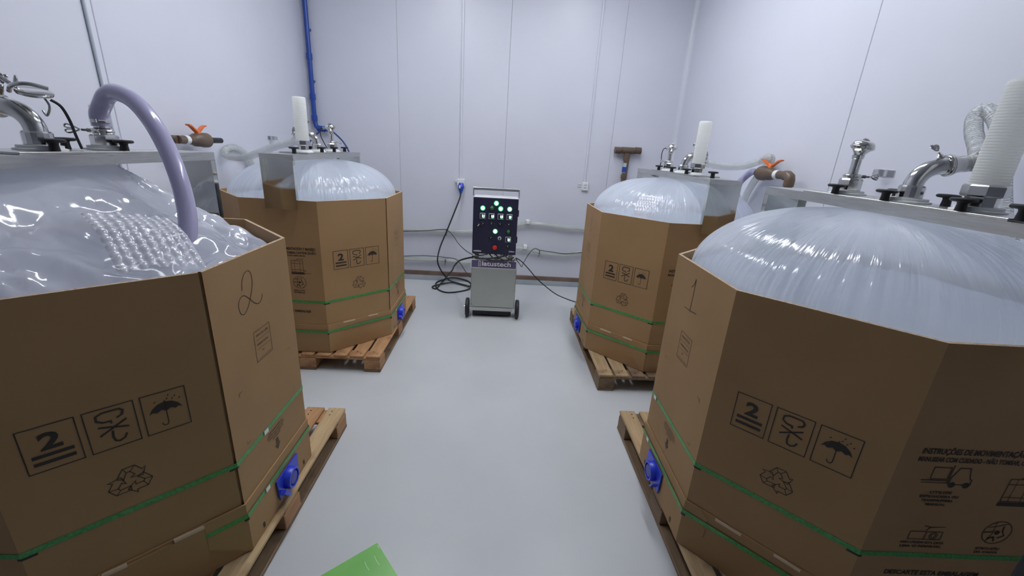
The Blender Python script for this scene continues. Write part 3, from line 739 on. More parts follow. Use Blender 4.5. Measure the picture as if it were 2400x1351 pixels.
def hexnut(mb, c, r, h, n=6): return mb.lathe(c, (0, 0, 1), [(0, r*0.94), (h*0.12, r), (h*0.88, r), (h, r*0.92)], n)
def clamp_parts(parent, c, ax, r, wing, h=0.014, ws=0.75):
    """sanitary clamp: ring, hinge lugs and wing nut"""
    c = Vector(c); ax = Vector(ax).normalized(); wing = Vector(wing).normalized()
    mb = MB(); mb.lathe(c-ax*h/2, ax, [(0, r*0.72), (0.001, r*0.93), (h*0.3, r), (h*0.7, r), (h-0.001, r*0.93), (h, r*0.72)], 24)
    e = c+wing*(r+0.012); side = ax.cross(wing)
    mb.tube([c+wing*(r-0.004)-side*0.004, e-side*0.004], 0.008, 8)
    ring = mb.build('clamp_ring', M_steel, parent, smooth=True)
    mb = MB(); mb.tube([e-wing*0.014, e+wing*0.014], 0.0045, 8)
    mb.build('clamp_bolt', M_steel, ring, smooth=True)
    mb = MB(); tip = e+wing*0.018
    for sg in (-1, 1):
        mb.tube(smooth([tip]+[tip+(wing*a+ax*sg*b)*ws for a, b in ((0.012, 0.007), (0.03, 0.013), (0.034, 0.004), (0.016, 0.001))], 4), 0.003, 6)
    mb.build('wing_nut', M_steel, ring, smooth=True)

def filter_cartridge(k, label):
    z = ZT[k]+0.02; c = Vector((fx(k, 0), PORTS[k]['filter'], z))
    t = thing('filter_cartridge', label, 'filter', c, 'white filter cartridges on the frames')
    mb = MB(); mb.lathe(c, (0, 0, 1), [(0, 0.038), (0.03, 0.038), (0.03, 0.046), (0.031, 0.046)], 8)
    mb.build('hex_base', M_steel, t)
    mb = MB(); hexnut(mb, c+Vector((0, 0, 0.031)), 0.052, 0.034, 8); mb.build('collar', M_steel, t)
    H = 0.275; z0 = 0.062; prof = [(z0, 0.03)]; n = 34
    for i in range(n):
        a = z0+H*i/n
        prof += [(a+0.0005, 0.0428), (a+H/n*0.7, 0.0428), (a+H/n*0.76, 0.0422), (a+H/n*0.95, 0.0422)]
    prof += [(z0+H, 0.0428), (z0+H+0.006, 0.041), (z0+H+0.010, 0.036), (z0+H+0.011, 0.018), (z0+H+0.009, 0.0)]
    MB().lathe(c, (0, 0, 1), prof, 32).build('cartridge', M_filter, t, smooth=True, angle=60)

def elbow(k, label):
    s = ST[k][0]; z = ZT[k]+0.02; y = PORTS[k]['elbow']; c = Vector((fx(k, 0), y, z))
    t = thing('pipe_elbow', label, 'pipe elbow', c, 'steel pipe elbows on the frames')
    mb = MB(); hexnut(mb, c, 0.037, 0.045, 16); mb.build('union_nut', M_steel, t)
    r = 0.028; R = 0.068; dz = 0.045; pts = []; dirv = Vector((s, -0.12 if k != 'FR' else -0.25, 0)).normalized()
    for i in range(11):
        a = PI/2*i/10*0.93; pts.append(c+Vector((0, 0, dz+R*math.sin(a)))+dirv*(R-R*math.cos(a)))
    d = (pts[-1]-pts[-2]).normalized(); pts = [c+Vector((0, 0, dz-0.006))]+pts+[pts[-1]+d*0.012]
    mb = MB(); mb.tube(pts, r, 20); mb.build('bend', M_steel, t, smooth=True)
    e = pts[-1]
    clamp_parts(t, e+d*0.006, d, 0.037, Vector((-s*0.3, 0.1, 1)) if k != 'FR' else Vector((-0.75, 0.0, 0.65)))
    mb = MB(); mb.lathe(e+d*0.012, d, [(0, 0.036), (0.006, 0.034), (0.02, 0.027), (0.06, 0.026), (0.075, 0.026)], 20); mb.build('hose_tail', M_steel, t, smooth=True)
    return e+d*0.05, d

def hose_clear(name, label, pts, r, parent_clip=None, spiral=True, group=None, pitch=0.011):
    path = smooth(pts, 10)
    t = thing(name, label, 'hose', path[len(path)//2], group)
    MB().tube(path, r, 18).build('hose_wall', M_clear, t, smooth=True)
    if spiral: helix(path, r*0.985, pitch, 0.0011, 12, 3).build('spiral_wire', M_wire, t, smooth=True)
    return t, path

def sensor(k, label):
    s = ST[k][0]; z = ZT[k]+0.02; c = Vector((fx(k, 0), PORTS[k]['sensor'], z))
    t = thing('level_sensor', label, 'sensor', c, 'steel sensor heads on the frames')
    mb = MB(); hexnut(mb, c, 0.040, 0.05, 8); mb.build('union_nut', M_steel, t)
    clamp_parts(t, c+Vector((0, 0, 0.06)), (0, 0, 1), 0.032, (1, -0.35, 0.0) if k == 'FR' else (-1 if k == 'BR' else 1, -0.3, 0.0))
    MB().lathe(c+Vector((0, 0, 0.05)), (0, 0, 1), [(0, 0.03), (0.018, 0.026), (0.02, 0.0165), (0.075, 0.0165), (0.078, 0.02), (0.09, 0.021)], 20).build('stem', M_steel, t, smooth=True)
    tilt = Vector((0.10*s, -0.10, 1)).normalized()
    MB().lathe(c+Vector((0, 0, 0.138)), tilt, [(0, 0.018), (0.012, 0.022), (0.022, 0.03), (0.028, 0.040), (0.036, 0.042), (0.038, 0.039), (0.042, 0.039), (0.052, 0.034), (0.058, 0.024), (0.060, 0.0)], 28).build('head', M_steel, t, smooth=True)
    mb = MB(); top = c+Vector((0, 0, 0.138))+tilt*0.059
    mb.tube([top+Vector((-0.012, 0, 0)), top+Vector((-0.004, 0, 0.006)), top+Vector((0.008, 0.002, 0.004)), top+Vector((0.016, 0, -0.002))], 0.004, 8)
    mb.build('latch', M_steel, t, smooth=True)
    if k == 'FR': return
    mb = MB(); g = c+Vector((-0.03 if k != 'BR' else -0.03, -0.02, 0.166)); 
    mb.lathe(g, Vector((-1, -0.1, -0.1)), [(0, 0.008), (0.015, 0.008), (0.017, 0.011), (0.025, 0.011), (0.027, 0.004)], 10); mb.build('cable_gland', M_steel, t, smooth=True)
    cab = smooth([g+Vector((-0.025, 0, 0)), g+Vector((-0.045, 0, -0.012)), g+Vector((-0.05, 0.005, -0.06)), g+Vector((-0.035, 0.03, -0.12)), g+Vector((-0.03, 0.08, -0.165))], 6)
    MB().tube(cab, 0.0035, 8).build('signal_cable', M_rubber, t, smooth=True)

pallet('FL', ('pale', 'red', 'dark'), 'worn pine pallet with pale boards at the lower left under the slack crumpled bag')
pallet('BL', ('red', 'red', 'dark'), 'reddish pine pallet under the back left carton beside the control cart cables')
pallet('FR', ('tan', 'dark', 'dark'), 'dark stained pallet at the lower right under the largest domed bag')
pallet('BR', ('tan', 'dark', 'dark'), 'stained tan pallet under the back right carton')
carton('FL', 'brown octagonal carton at the lower left, holding the slack crumpled bag')
carton('BL', 'brown octagonal carton with Spanish handling print left of the control cart')
carton('FR', 'brown octagonal carton at the lower right, holding the largest pleated dome')
carton('BR', 'brown octagonal carton below the T-shaped brown pipe, right of the control cart')
liner('FL', 'slack crumpled clear plastic bag draped like a tent below the arched hose')
liner('BL', 'taut domed clear plastic bag in the back left carton')
liner('FR', 'large taut domed plastic bag with pleats at the right edge')
liner('BR', 'taut domed clear plastic bag in the back right carton')
steel_frame('FL', 'long stainless steel frame above the crumpled bag, holding the arched lavender hose')
steel_frame('BL', 'stainless steel frame across the back left carton, its near end plate hanging over the rim')
steel_frame('FR', 'stainless steel frame at the right edge over the large domed bag')
steel_frame('BR', 'stainless steel frame across the back right carton, beside the orange-handled elbow valve')
filter_cartridge('BL', 'upright white filter cartridge on the back left frame, beside the blue wall pipe')
filter_cartridge('FR', 'large leaning white filter cartridge at the right edge of the photo')
filter_cartridge('BR', 'upright white filter cartridge on the back right frame')
eFL = elbow('FL', 'steel pipe elbow on the frame left of the arched lavender hose')
eBL = elbow('BL', 'small steel pipe elbow half behind the back left white filter')
eFR = elbow('FR', 'polished steel pipe elbow between the round sensor head and the large white filter')
eBR = elbow('BR', 'small steel pipe elbow half behind the back right white filter')
sensor('BL', 'round-headed steel sensor on the back left frame beneath the blue pipe end')
sensor('FR', 'round-headed steel sensor on the front right frame, near the small wall bracket')
sensor('BR', 'round-headed steel sensor with looping black cable on the back right frame')

# ------------------------------------------------------------------ hoses
# arched lavender hose into the slack bag
zt = ZT['FL']+0.02; hc = Vector((fx('FL', 0), PORTS['FL']['hose'], zt))
t = thing('arched_hose', 'lavender hose arching from a steel union down into the crumpled bag', 'hose', hc)
mb = MB(); hexnut(mb, hc, 0.042, 0.04, 8); mb.build('union_nut', M_steel, t)
clamp_parts(t, hc+Vector((0, 0, 0.052)), (0, 0, 1), 0.034, (-1, -0.45, 0.05), ws=1.15)
MB().lathe(hc+Vector((0, 0, 0.04)), (0, 0, 1), [(0, 0.03), (0.02, 0.03), (0.024, 0.024), (0.10, 0.024)], 20).build('hose_tail', M_steel, t, smooth=True)
hp = [hc+Vector((0, 0, 0.07)), hc+Vector((0, 0, 0.11))]
for (u, v, y) in ((241, 242, 1.695), (251, 224, 1.688), (272, 217, 1.675), (312, 236, 1.65), (352, 280, 1.62), (390, 345, 1.59), (420, 420, 1.55), (438, 495, 1.51), (440, 555, 1.47), (428, 605, 1.43)):
    hp.append(at(u, v, 'y', y))
MB().tube(smooth(hp, 8), 0.0285, 20).build('hose_wall', M_lav, t, smooth=True)
mb = MB(); b0 = hc+Vector((0, 0, 0.082))
mb.lathe(b0, (0, 0, 1), [(0, 0.0292), (0, 0.0305), (0.012, 0.0305), (0.012, 0.0292)], 24); mb.tube([b0+Vector((0.02, -0.026, 0.006)), b0+Vector((0.045, -0.028, 0.006))], 0.006, 8)
mb.build('band_clip', M_steel, t, smooth=True)

def band(t, path, i, r, label=None):
    p = path[i]; d = (path[i+1]-path[i-1]).normalized()
    mb = MB(); mb.lathe(p-d*0.008, d, [(0, r), (0, r+0.003), (0.016, r+0.003), (0.016, r)], 20)
    a = d.orthogonal().normalized(); mb.tube([p+a*(r+0.008)-d.cross(a)*0.012, p+a*(r+0.008)+d.cross(a)*0.016], 0.007, 8)
    mb.build('band_clip', M_steel, t, smooth=True)

e, d = eBL
pts = [e]+[at(u, v, 'y', y) for u, v, y in ((690, 331, 3.37), (650, 342, 3.39), (610, 357, 3.42), (568, 370, 3.44))]+[at(u, v, 'x', x) for u, v, x in ((531, 364, -2.14), (529, 352, -2.155), (550, 347, -2.16), (575, 362, -2.16), (590, 388, -2.16), (598, 425, -2.16), (600, 470, -2.16))]
t, path = hose_clear('spiral_hose', 'clear spiral hose looping along the left wall behind the back left filter', pts, 0.027, group='clear spiral hoses')
band(t, path, 104, 0.027); band(t, path, 5, 0.027)
e, d = eBR
pts = [e]+[at(u, v, 'y', y) for u, v, y in ((1655, 382, 3.35), (1700, 391, 3.33), (1745, 389, 3.3), (1782, 378, 3.28))]+[at(u, v, 'x', x) for u, v, x in ((1803, 369, 1.94), (1806, 378, 1.985), (1790, 397, 1.985), (1766, 428, 1.985), (1745, 465, 1.985), (1730, 505, 1.985))]
t, path = hose_clear('spiral_hose', 'clear spiral hose running from the back right filter to the right wall', pts, 0.027, group='clear spiral hoses')
band(t, path, 8, 0.027); band(t, path, 96, 0.027)
e, d = eFR
pts = [e, e+d*0.07]+[at(u, v, 'x', x) for u, v, x in ((2292, 385, 1.68), (2292, 350, 1.76), (2282, 310, 1.82), (2286, 275, 1.86), (2310, 258, 1.88), (2338, 290, 1.88), (2348, 370, 1.86), (2348, 450, 1.83), (2352, 520, 1.80), (2372, 600, 1.79))]
t, path = hose_clear('spiral_hose', 'clear spiral hose looping up behind the large white filter', pts, 0.027, group='clear spiral hoses')
band(t, path, 7, 0.027)
e, d = eFL
pts = [e, e+d*0.07, e+d*0.2+Vector((0, 0.02, 0.015)), Vector((-1.98, 1.48, 1.80)), Vector((-2.12, 1.52, 1.74)), Vector((-2.15, 1.55, 1.5)), Vector((-2.15, 1.56, 1.1))]
t, path = hose_clear('spiral_hose', 'clear spiral hose leaving the photo at its left edge', pts, 0.029, group='clear spiral hoses')
band(t, path, 7, 0.029)

# loose sensor hooked onto the left elbow, with its black cable
c = at(82, 222, 'y', 1.47)
t = thing('loose_sensor', 'steel clamp and sensor lying on the left pipe elbow with a black cable', 'sensor', c)
mb = MB(); mb.lathe(c, (0.25, -0.2, 1), [(0, 0.02), (0.002, 0.042), (0.009, 0.044), (0.013, 0.038), (0.014, 0.0)], 24); mb.build('sensor_disc', M_steel, t, smooth=True)
mb = MB(); mb.tube(smooth([c+Vector((-0.055, -0.02, 0.005)), c+Vector((-0.02, -0.04, 0.022)), c+Vector((0.02, -0.03, 0.028)), c+Vector((0.045, 0.0, 0.02))], 6), 0.006, 8); mb.build('clamp_arm', M_steel, t, smooth=True)
mb = MB()
for sg in (-1, 1): mb.tube(smooth([c+Vector((-0.03, -0.02, 0.016)), c+Vector((-0.045+sg*0.015, -0.02, 0.032)), c+Vector((-0.05+sg*0.028, -0.02, 0.05)), c+Vector((-0.035+sg*0.01, -0.02, 0.03))], 4), 0.0035, 6)
mb.build('wing_nut', M_steel, t, smooth=True)
mb = MB(); mb.tube(smooth([c+Vector((0.02, 0, 0.0)), c+Vector((0.035, 0, -0.03)), c+Vector((0.02, 0, -0.06)), c+Vector((0.01, 0.0, -0.045))], 5), 0.003, 6); mb.build('wire_loop', M_steel, t, smooth=True)
pts = [at(u, v, 'y', y) for u, v, y in ((118, 234, 1.475), (143, 250, 1.49), (163, 282, 1.51), (178, 318, 1.54), (192, 348, 1.57))]
MB().tube(smooth(pts, 6), 0.0042, 8).build('signal_cable', M_rubber, t, smooth=True)

# ------------------------------------------------------------------ bubble film pieces
def bubble_sheet(label, k, p0, p1, q0, q1, n, m, turn, lift, amp=0.008):
    mb = MB(); vs = []; fs = []; R = 6; NN, MM = n*R, m*R
    cp, cq = (p0+p1)/2, (q0+q1)/2; ca, sa = math.cos(turn), math.sin(turn)
    for j in range(MM+1):
        for i in range(NN+1):
            x = (i/NN-0.5)*(p1-p0); y = (j/MM-0.5)*(q1-q0)
            p = cp+x*ca-y*sa; q = cq+x*sa+y*ca
            bx = ((i/R+0.5*(int(j/R) % 2)) % 1)*2-1; by = ((j/R) % 1)*2-1
            h = math.sqrt(max(0, 0.85-bx*bx-by*by))
            zz = bag_height(k, p, q)+lift+amp*h
            if k == 'FL': zz += 0.03*math.exp(-((x/0.09)**2))+0.008*noise.noise(Vector((p*20, q*20, 0)))
            vs.append(loc(k, p, q, zz))
    w = NN+1
    for j in range(MM):
        for i in range(NN): fs.append((j*w+i, j*w+i+1, (j+1)*w+i+1, (j+1)*w+i))
    mb.add(vs, fs)
    return tag(mb.build('bubble_film', M_bubble, smooth=True, angle=180, recalc=False), label, 'bubble wrap', 'pieces of bubble film on the bags')
bubble_sheet('piece of bubble film at the foot of the arched lavender hose', 'FL', -0.53, -0.31, -0.30, -0.09, 9, 9, 0.6, 0.02)
bubble_sheet('patch of bubble film low on the back right domed bag', 'BR', -0.42, -0.27, -0.46, -0.36, 8, 5, -0.75, 0.003, 0.003)

# ------------------------------------------------------------------ control cart
YC = 3.924
def cat(u, v, y=YC): return at(u, v, 'y', y)
t = thing('control_cart', 'stainless control cart with navy panel of lit green lamps at the back wall', 'control cart', (-0.03, 4.1, 0))
CART = t
x0, x1 = -0.244, 0.194
MB().bbox(x0, x1, YC, YC+0.34, 0.112, 0.60, 0.004).build('body', M_cart, t)
mb = MB(); mb.box(x0+0.01, x1-0.02, YC-0.003, YC+0.30, 0.098, 0.111); mb.box(x0+0.01, x1-0.02, YC-0.004, YC-0.001, 0.075, 0.111); mb.build('base_rail', M_brush, t)
MB().box(x0+0.02, x1-0.03, YC+0.03, YC+0.32, 0.02, 0.098).build('dark_gap_fill', M_rubber, t)  # black block standing in for the dark gap under the body
mb = MB()
for xx in (x0+0.012, x1-0.012):
    for zz in (0.14, 0.30, 0.49): mb.lathe((xx, YC, zz), (0, -1, 0), [(0, 0.005), (0.002, 0.005), (0.003, 0.003)], 8)
o = mb.build('screw_head', M_steel, t); o['kind'] = 'stuff'
ax_z = 0.096
MB().tube([(x0-0.065, YC+0.03, ax_z+0.006), (x1+0.055, YC+0.03, ax_z+0.006)], 0.006, 10).build('axle', M_steel, t, smooth=True)
for xx in (x0-0.032, x1+0.03):
    w = MB().lathe((xx-0.019, YC+0.03, 0.095), (1, 0, 0), [(0, 0.055), (0.001, 0.084), (0.006, 0.093), (0.013, 0.095), (0.025, 0.095), (0.032, 0.093), (0.037, 0.084), (0.038, 0.055)], 36).build('wheel', M_rubber, t, smooth=True)
    MB().lathe((xx-0.022, YC+0.03, 0.095), (1, 0, 0), [(0, 0.014), (0.006, 0.03), (0.008, 0.054), (0.036, 0.054), (0.038, 0.03), (0.044, 0.014)], 24).build('hub', M_cond, w, smooth=True)
# sign band
sg = MB().bbox(x0-0.004, x1-0.002, YC-0.006, YC, 0.518, 0.602, 0.001).build('sign_plate', M_signtxt, t)
MB().bbox(x0+0.001, x1-0.007, YC-0.0075, YC-0.006, 0.5245, 0.5965, 0.0005).build('sign_face', M_sign, sg)
fs_ = Face2D((x0, YC-0.0075, 0.52), (1, 0, 0), (0, -1, 0))
mb = MB(); fs_.text(mb, 'latustech', 0.098, 0.024, 0.066, 0.022, width=0.278, off=0.0006)
fs_.line(mb, [(0.068, 0.018), (0.088, 0.018), (0.088, 0.06), (0.068, 0.06)], 0.0035, True, off=0.0006)
for z in (0.031, 0.043): fs_.line(mb, [(0.072, z), (0.084, z)], 0.003, off=0.0006)
fs_.line(mb, [(0.066, 0.064), (0.078, 0.072), (0.092, 0.066)], 0.003, off=0.0006); fs_.line(mb, [(0.07, 0.073), (0.086, 0.062)], 0.003, off=0.0006)
mb.build('sign_lettering', M_signtxt, sg, recalc=False)['label'] = 'white latustech lettering with a tube-shaped emblem'
# cabinet, leaning panel
pTL, pTR, pBL, pBR = cat(1110, 462), cat(1215, 466), cat(1107, 596), cat(1207, 597)
cx0, cx1, cz0, cz1 = -0.241, 0.173, 0.662, 1.192
MB().bbox(cx0, cx1, YC+0.012, YC+0.21, cz0, cz1, 0.006).build('cabinet', M_white, t)
MB().bbox(cx0-0.001, cx1+0.001, YC-0.012, YC+0.0115, cz0, cz1, 0.004).build('front_panel', M_navy, t)['label'] = 'dark navy front panel'
for zz in (1.03, 0.78): MB().bbox(cx1+0.001, cx1+0.01, YC-0.004, YC+0.02, zz, zz+0.06, 0.002).build('hinge', M_black, t)
for xx in (-0.20, 0.13): MB().bbox(xx-0.02, xx+0.02, YC+0.07, YC+0.17, 0.6, cz0, 0.002).build('post', M_brush, t)
# push handle: frame behind the cabinet top
zh = cat(1108, 438, YC+0.12).z; hx0 = cat(1109, 440, YC+0.12).x; hx1 = cat(1219, 444, YC+0.12).x
mb = MB(); yy = YC+0.12
mb.bbox(hx0, hx1, yy-0.014, yy+0.014, zh-0.028, zh, 0.003); mb.bbox(hx0, hx0+0.012, yy-0.012, yy+0.012, 1.19, zh-0.0285, 0.002); mb.bbox(hx1-0.012, hx1, yy-0.012, yy+0.012, 1.19, zh-0.0285, 0.002)
mb.build('push_handle', M_alu, t)
fp = Face2D((0, YC-0.012, 0), (1, 0, 0), (0, -1, 0))
def P(cu, cv):   # pixel of the panel close-up -> photo pixel -> panel plane
    return cat(1095+cu/7.72, 425+cv/7.72, YC-0.012)
def lamp(cu, cv, lit):
    c = P(cu, cv)
    r = MB().lathe(c, (0, -1, 0), [(0, 0.0235), (0.004, 0.0235), (0.008, 0.0175)], 24).build('indicator_lamp', M_black if not lit else M_lampon, t, smooth=True)  # lit bezel also emits green, standing in for the glow around the lens
    r['label'] = 'lit green indicator lamp' if lit else 'unlit dark green indicator lamp'
    MB().lathe(c+Vector((0, -0.008, 0)), (0, -1, 0), [(0, 0.0165), (0.006, 0.0155), (0.011, 0.010), (0.012, 0.0)], 24).build('lens', M_lampcore if lit else M_lampoff, r, smooth=True)
for cu, cv, lit in ((529, 401, 1), (283, 486, 1), (447, 488, 0), (607, 500, 1), (769, 508, 1), (507, 908, 1), (747, 919, 0)): lamp(cu, cv, lit)
for (cu, cv, txt) in ((279, 627, '21'), (441, 634, '18'), (603, 642, '18'), (765, 650, '20'), (740, 1057, '21')):
    c = P(cu, cv); h = 0.0265
    r = MB().bbox(c.x-h, c.x+h, c.y-0.006, c.y, c.z-h, c.z+h, 0.002).build('controller', M_cond, t)
    MB().bbox(c.x-h*0.8, c.x+h*0.8, c.y-0.0085, c.y-0.006, c.z-h*0.8, c.z+h*0.8, 0.0005).build('screen', M_black, r)
    f2 = Face2D((c.x, c.y-0.0085, c.z), (1, 0, 0), (0, -1, 0)); mb = MB()
    f2.text(mb, txt, -0.006, -0.009, 0.030, 0.05, width=0.024, off=0.0006)
    mb.build('digits', M_digit, r, recalc=False)
    mb = MB(); f2.text(mb, '20', 0.000, -0.0185, 0.010, 0.03, width=0.016, off=0.0006); mb.build('small_digits', M_digitg, r, recalc=False)
for i, (cu, cv) in enumerate(((204, 791), (275, 767), (437, 774), (599, 781), (761, 790), (420, 1024), (585, 1034), (733, 1190))):
    c = P(cu, cv)
    r = MB().lathe(c, (0, -1, 0), [(0, 0.018), (0.006, 0.018), (0.008, 0.015)], 20).build('selector_switch', M_black if i != 6 else M_cond, t, smooth=True)
    a = (0.6, 0.9, 0.0, -0.7, -0.8, 0.8, 0.0, 0.0)[i]; dx, dz = math.sin(a)*0.011, math.cos(a)*0.011
    mb = MB(); mb.tube([c+Vector((-dx, -0.012, -dz)), c+Vector((dx, -0.012, dz))], 0.0045, 8); mb.build('switch_lever', M_black if i != 0 else M_cond, r)
    if i not in (0, 6):
        mb = MB(); mb.tube([c+Vector((dx*0.2, -0.017, dz*0.2)), c+Vector((dx, -0.017, dz))], 0.0018, 6); mb.build('pointer', M_signtxt, r)
c = P(499, 1193)
r = MB().lathe(c, (0, -1, 0), [(0, 0.026), (0.004, 0.026), (0.005, 0.016), (0.02, 0.016)], 24).build('emergency_button', M_black, t, smooth=True); r['label'] = 'red mushroom emergency button'
MB().lathe(c+Vector((0, -0.02, 0)), (0, -1, 0), [(0, 0.016), (0.002, 0.022), (0.010, 0.0215), (0.014, 0.015), (0.015, 0.0)], 24).build('button_head', M_red, r, smooth=True)
mb = MB(); a = P(112, 1262); fp.text(mb, 'webidue', a.x, a.z-0.003, 0.022, 0.03, width=0.075)
a = P(770, 1284); fp.text(mb, 'latus', a.x+0.008, a.z, 0.018, 0.03, width=0.034); fp.line(mb, circ(a.x-0.003, a.z+0.005, 0.006, 14), 0.003, True)
mb.build('panel_lettering', M_signtxt, t, recalc=False)
# small caption lines over the instruments are too fine to read in the photo and are left out
# cable tangle between cabinet and body
for pts, r in (([(-0.23, YC+0.05, 0.652), (-0.17, YC-0.01, 0.645), (-0.11, YC-0.02, 0.66), (-0.09, YC+0.03, 0.665)], 0.006),
               ([(-0.24, YC+0.02, 0.625), (-0.15, YC-0.02, 0.615), (-0.05, YC-0.02, 0.625), (0.03, YC-0.01, 0.64), (0.10, YC, 0.655)], 0.007),
               ([(-0.08, YC+0.02, 0.66), (-0.04, YC-0.02, 0.63), (0.0, YC-0.02, 0.62), (0.05, YC-0.02, 0.65), (0.07, YC+0.02, 0.662)], 0.006),
               ([(-0.02, YC+0.02, 0.66), (0.02, YC-0.03, 0.635), (0.07, YC-0.03, 0.612), (0.12, YC-0.02, 0.62), (0.16, YC, 0.64)], 0.006),
               ([(0.06, YC+0.02, 0.662), (0.09, YC-0.02, 0.64), (0.13, YC-0.03, 0.615), (0.16, YC-0.02, 0.61), (0.17, YC+0.03, 0.61)], 0.005),
               ([(-0.14, YC+0.02, 0.61), (-0.06, YC-0.03, 0.607), (0.04, YC-0.03, 0.608), (0.11, YC-0.01, 0.607)], 0.006)):
    MB().tube(smooth(pts, 6), r, 8).build('signal_cable', M_rubber, t, smooth=True)
for xx in (-0.10, -0.02, 0.04, 0.09): MB().lathe((xx, YC+0.05, 0.635), (0, 0, 1), [(0, 0.009), (0.012, 0.011), (0.027, 0.011)], 10).build('cable_gland', M_steel, t, smooth=True)

# ------------------------------------------------------------------ cables on the floor and along the back wall
def cable(name, label, pts, r, cat='cable'):
    return tag(MB().tube(smooth(pts, 8), r, 8).build(name, M_rubber, smooth=True), label, cat)
plug = at(1080, 452, 'y', YB-0.07)
q = at(1081, 430, 'y', YB-0.05)
pts = [Vector((q.x, YB-0.08, q.z-0.105)), Vector((q.x-0.01, YB-0.10, q.z-0.17))]+[at(u, v, 'y', y) for u, v, y in ((1068, 490, 5.05), (1048, 540, 5.0), (1030, 585, 4.95), (1027, 620, 4.85))]
pts += [at(u, v, 'z', z) for u, v, z in ((1050, 655, 0.03), (1074, 664, 0.012), (1101, 673, 0.02), (1090, 681, 0.009), (1050, 686, 0.009), (1026, 678, 0.009), (1022, 664, 0.01), (1036, 657, 0.012), (1060, 651, 0.03), (1085, 655, 0.02), (1101, 662, 0.012), (1100, 671, 0.012), (1060, 663, 0.018), (1026, 668, 0.012), (1013, 673, 0.009), (1022, 677, 0.009), (1033, 665, 0.012), (1042, 655, 0.03))]
pts += [at(1050, 646, 'y', 4.75), at(1060, 634, 'y', 4.5), at(1066, 622, 'y', 4.3), at(1080, 610, 'y', 4.1), at(1108, 603, 'y', YC+0.03)]
cable('power_cable', 'thick black power cable hanging from the blue plug and coiled on the floor', pts, 0.0085)
pts = [at(1209, 605, 'y', YC+0.01), at(1222, 613, 'y', 3.9), at(1240, 632, 'y', 3.85), at(1262, 657, 'y', 3.8)]+[at(u, v, 'z', z) for u, v, z in ((1300, 688, 0.16), (1330, 702, 0.17), (1348, 708, 0.19))]
cable('signal_cable', 'black cable sloping from the control cart to the back right carton', pts, 0.0055)
pts = [at(1209, 607, 'y', YC+0.02), at(1217, 618, 'y', 4.2), at(1223, 626, 'y', 4.6), at(1226, 618, 'y', 4.9), at(1240, 595, 'y', 5.08), at(1253, 583, 'y', 5.115), at(1267, 587, 'y', 5.115), at(1300, 592, 'y', 5.115), at(1325, 595, 'y', 5.115), at(1362, 592, 'y', 5.115), at(1400, 588, 'y', 5.115)]
cable('signal_cable', 'thin black cable along the lower right wall hose', pts, 0.0042)
pts = [at(u, v, 'y', y) for u, v, y in ((930, 543, 5.12), (1000, 541, 5.115), (1030, 538, 5.115), (1047, 539, 5.11), (1062, 553, 5.05), (1075, 572, 4.7), (1092, 588, 4.3), (1107, 597, YC+0.04))]
cable('signal_cable', 'thin black cable along the upper left wall hose', pts, 0.0042)
pts = [at(u, v, 'y', y) for u, v, y in ((930, 601, 5.12), (1000, 600, 5.115), (1045, 604, 5.115), (1068, 608, 5.08), (1080, 620, 4.8), (1092, 638, 4.45), (1102, 650, 4.29))]
cable('signal_cable', 'thin black cable along the lower left wall hose', pts, 0.0042)

def wall_hose(label, pts, clips, dark):
    path = smooth([Vector((x, YB-0.05, z)) for x, z in pts], 8)
    t = thing('wall_hose', label, 'hose', path[0], 'clear hoses along the back wall')
    MB().tube(path, 0.024, 14).build('hose_wall', M_wallhose, t, smooth=True)
    for x, z in clips:
        mb = MB(); mb.bbox(x-0.022, x+0.022, YB-0.082, YB-0.0, z+0.018, z+0.032, 0.003); mb.bbox(x-0.022, x+0.022, YB-0.085, YB-0.077, z-0.012, z+0.03, 0.003); mb.build('pipe_clip', M_white, t)
    for x, z in dark:
        mb = MB(); mb.lathe((x-0.004, YB-0.05, z), (1, 0, 0), [(0, 0.024), (0, 0.027), (0.008, 0.027), (0.008, 0.024)], 14); mb.tube([(x, YB-0.06, z-0.024), (x-0.006, YB-0.06, z-0.06)], 0.003, 6); mb.build('cable_tie', M_black, t)
B = lambda u, v: (at(u, v, 'y', YB-0.05).x, at(u, v, 'y', YB-0.05).z)
wall_hose('upper clear hose along the back wall behind the control cart', [(-2.05, 0.585)]+[B(*q) for q in ((955, 538), (1030, 541), (1105, 543), (1160, 535), (1215, 527), (1240, 524), (1280, 527), (1330, 535), (1370, 537))]+[(1.9, 0.68)], [B(1237, 522)], [B(1047, 542)])
wall_hose('lower clear hose along the back wall behind the control cart', [(-2.05, 0.25)]+[B(*q) for q in ((950, 607), (1045, 610), (1103, 615), (1160, 597), (1205, 583), (1231, 584), (1280, 594), (1325, 598), (1370, 592))]+[(1.9, 0.46)], [B(1231, 581)], [B(1044, 611), B(1264, 591)])

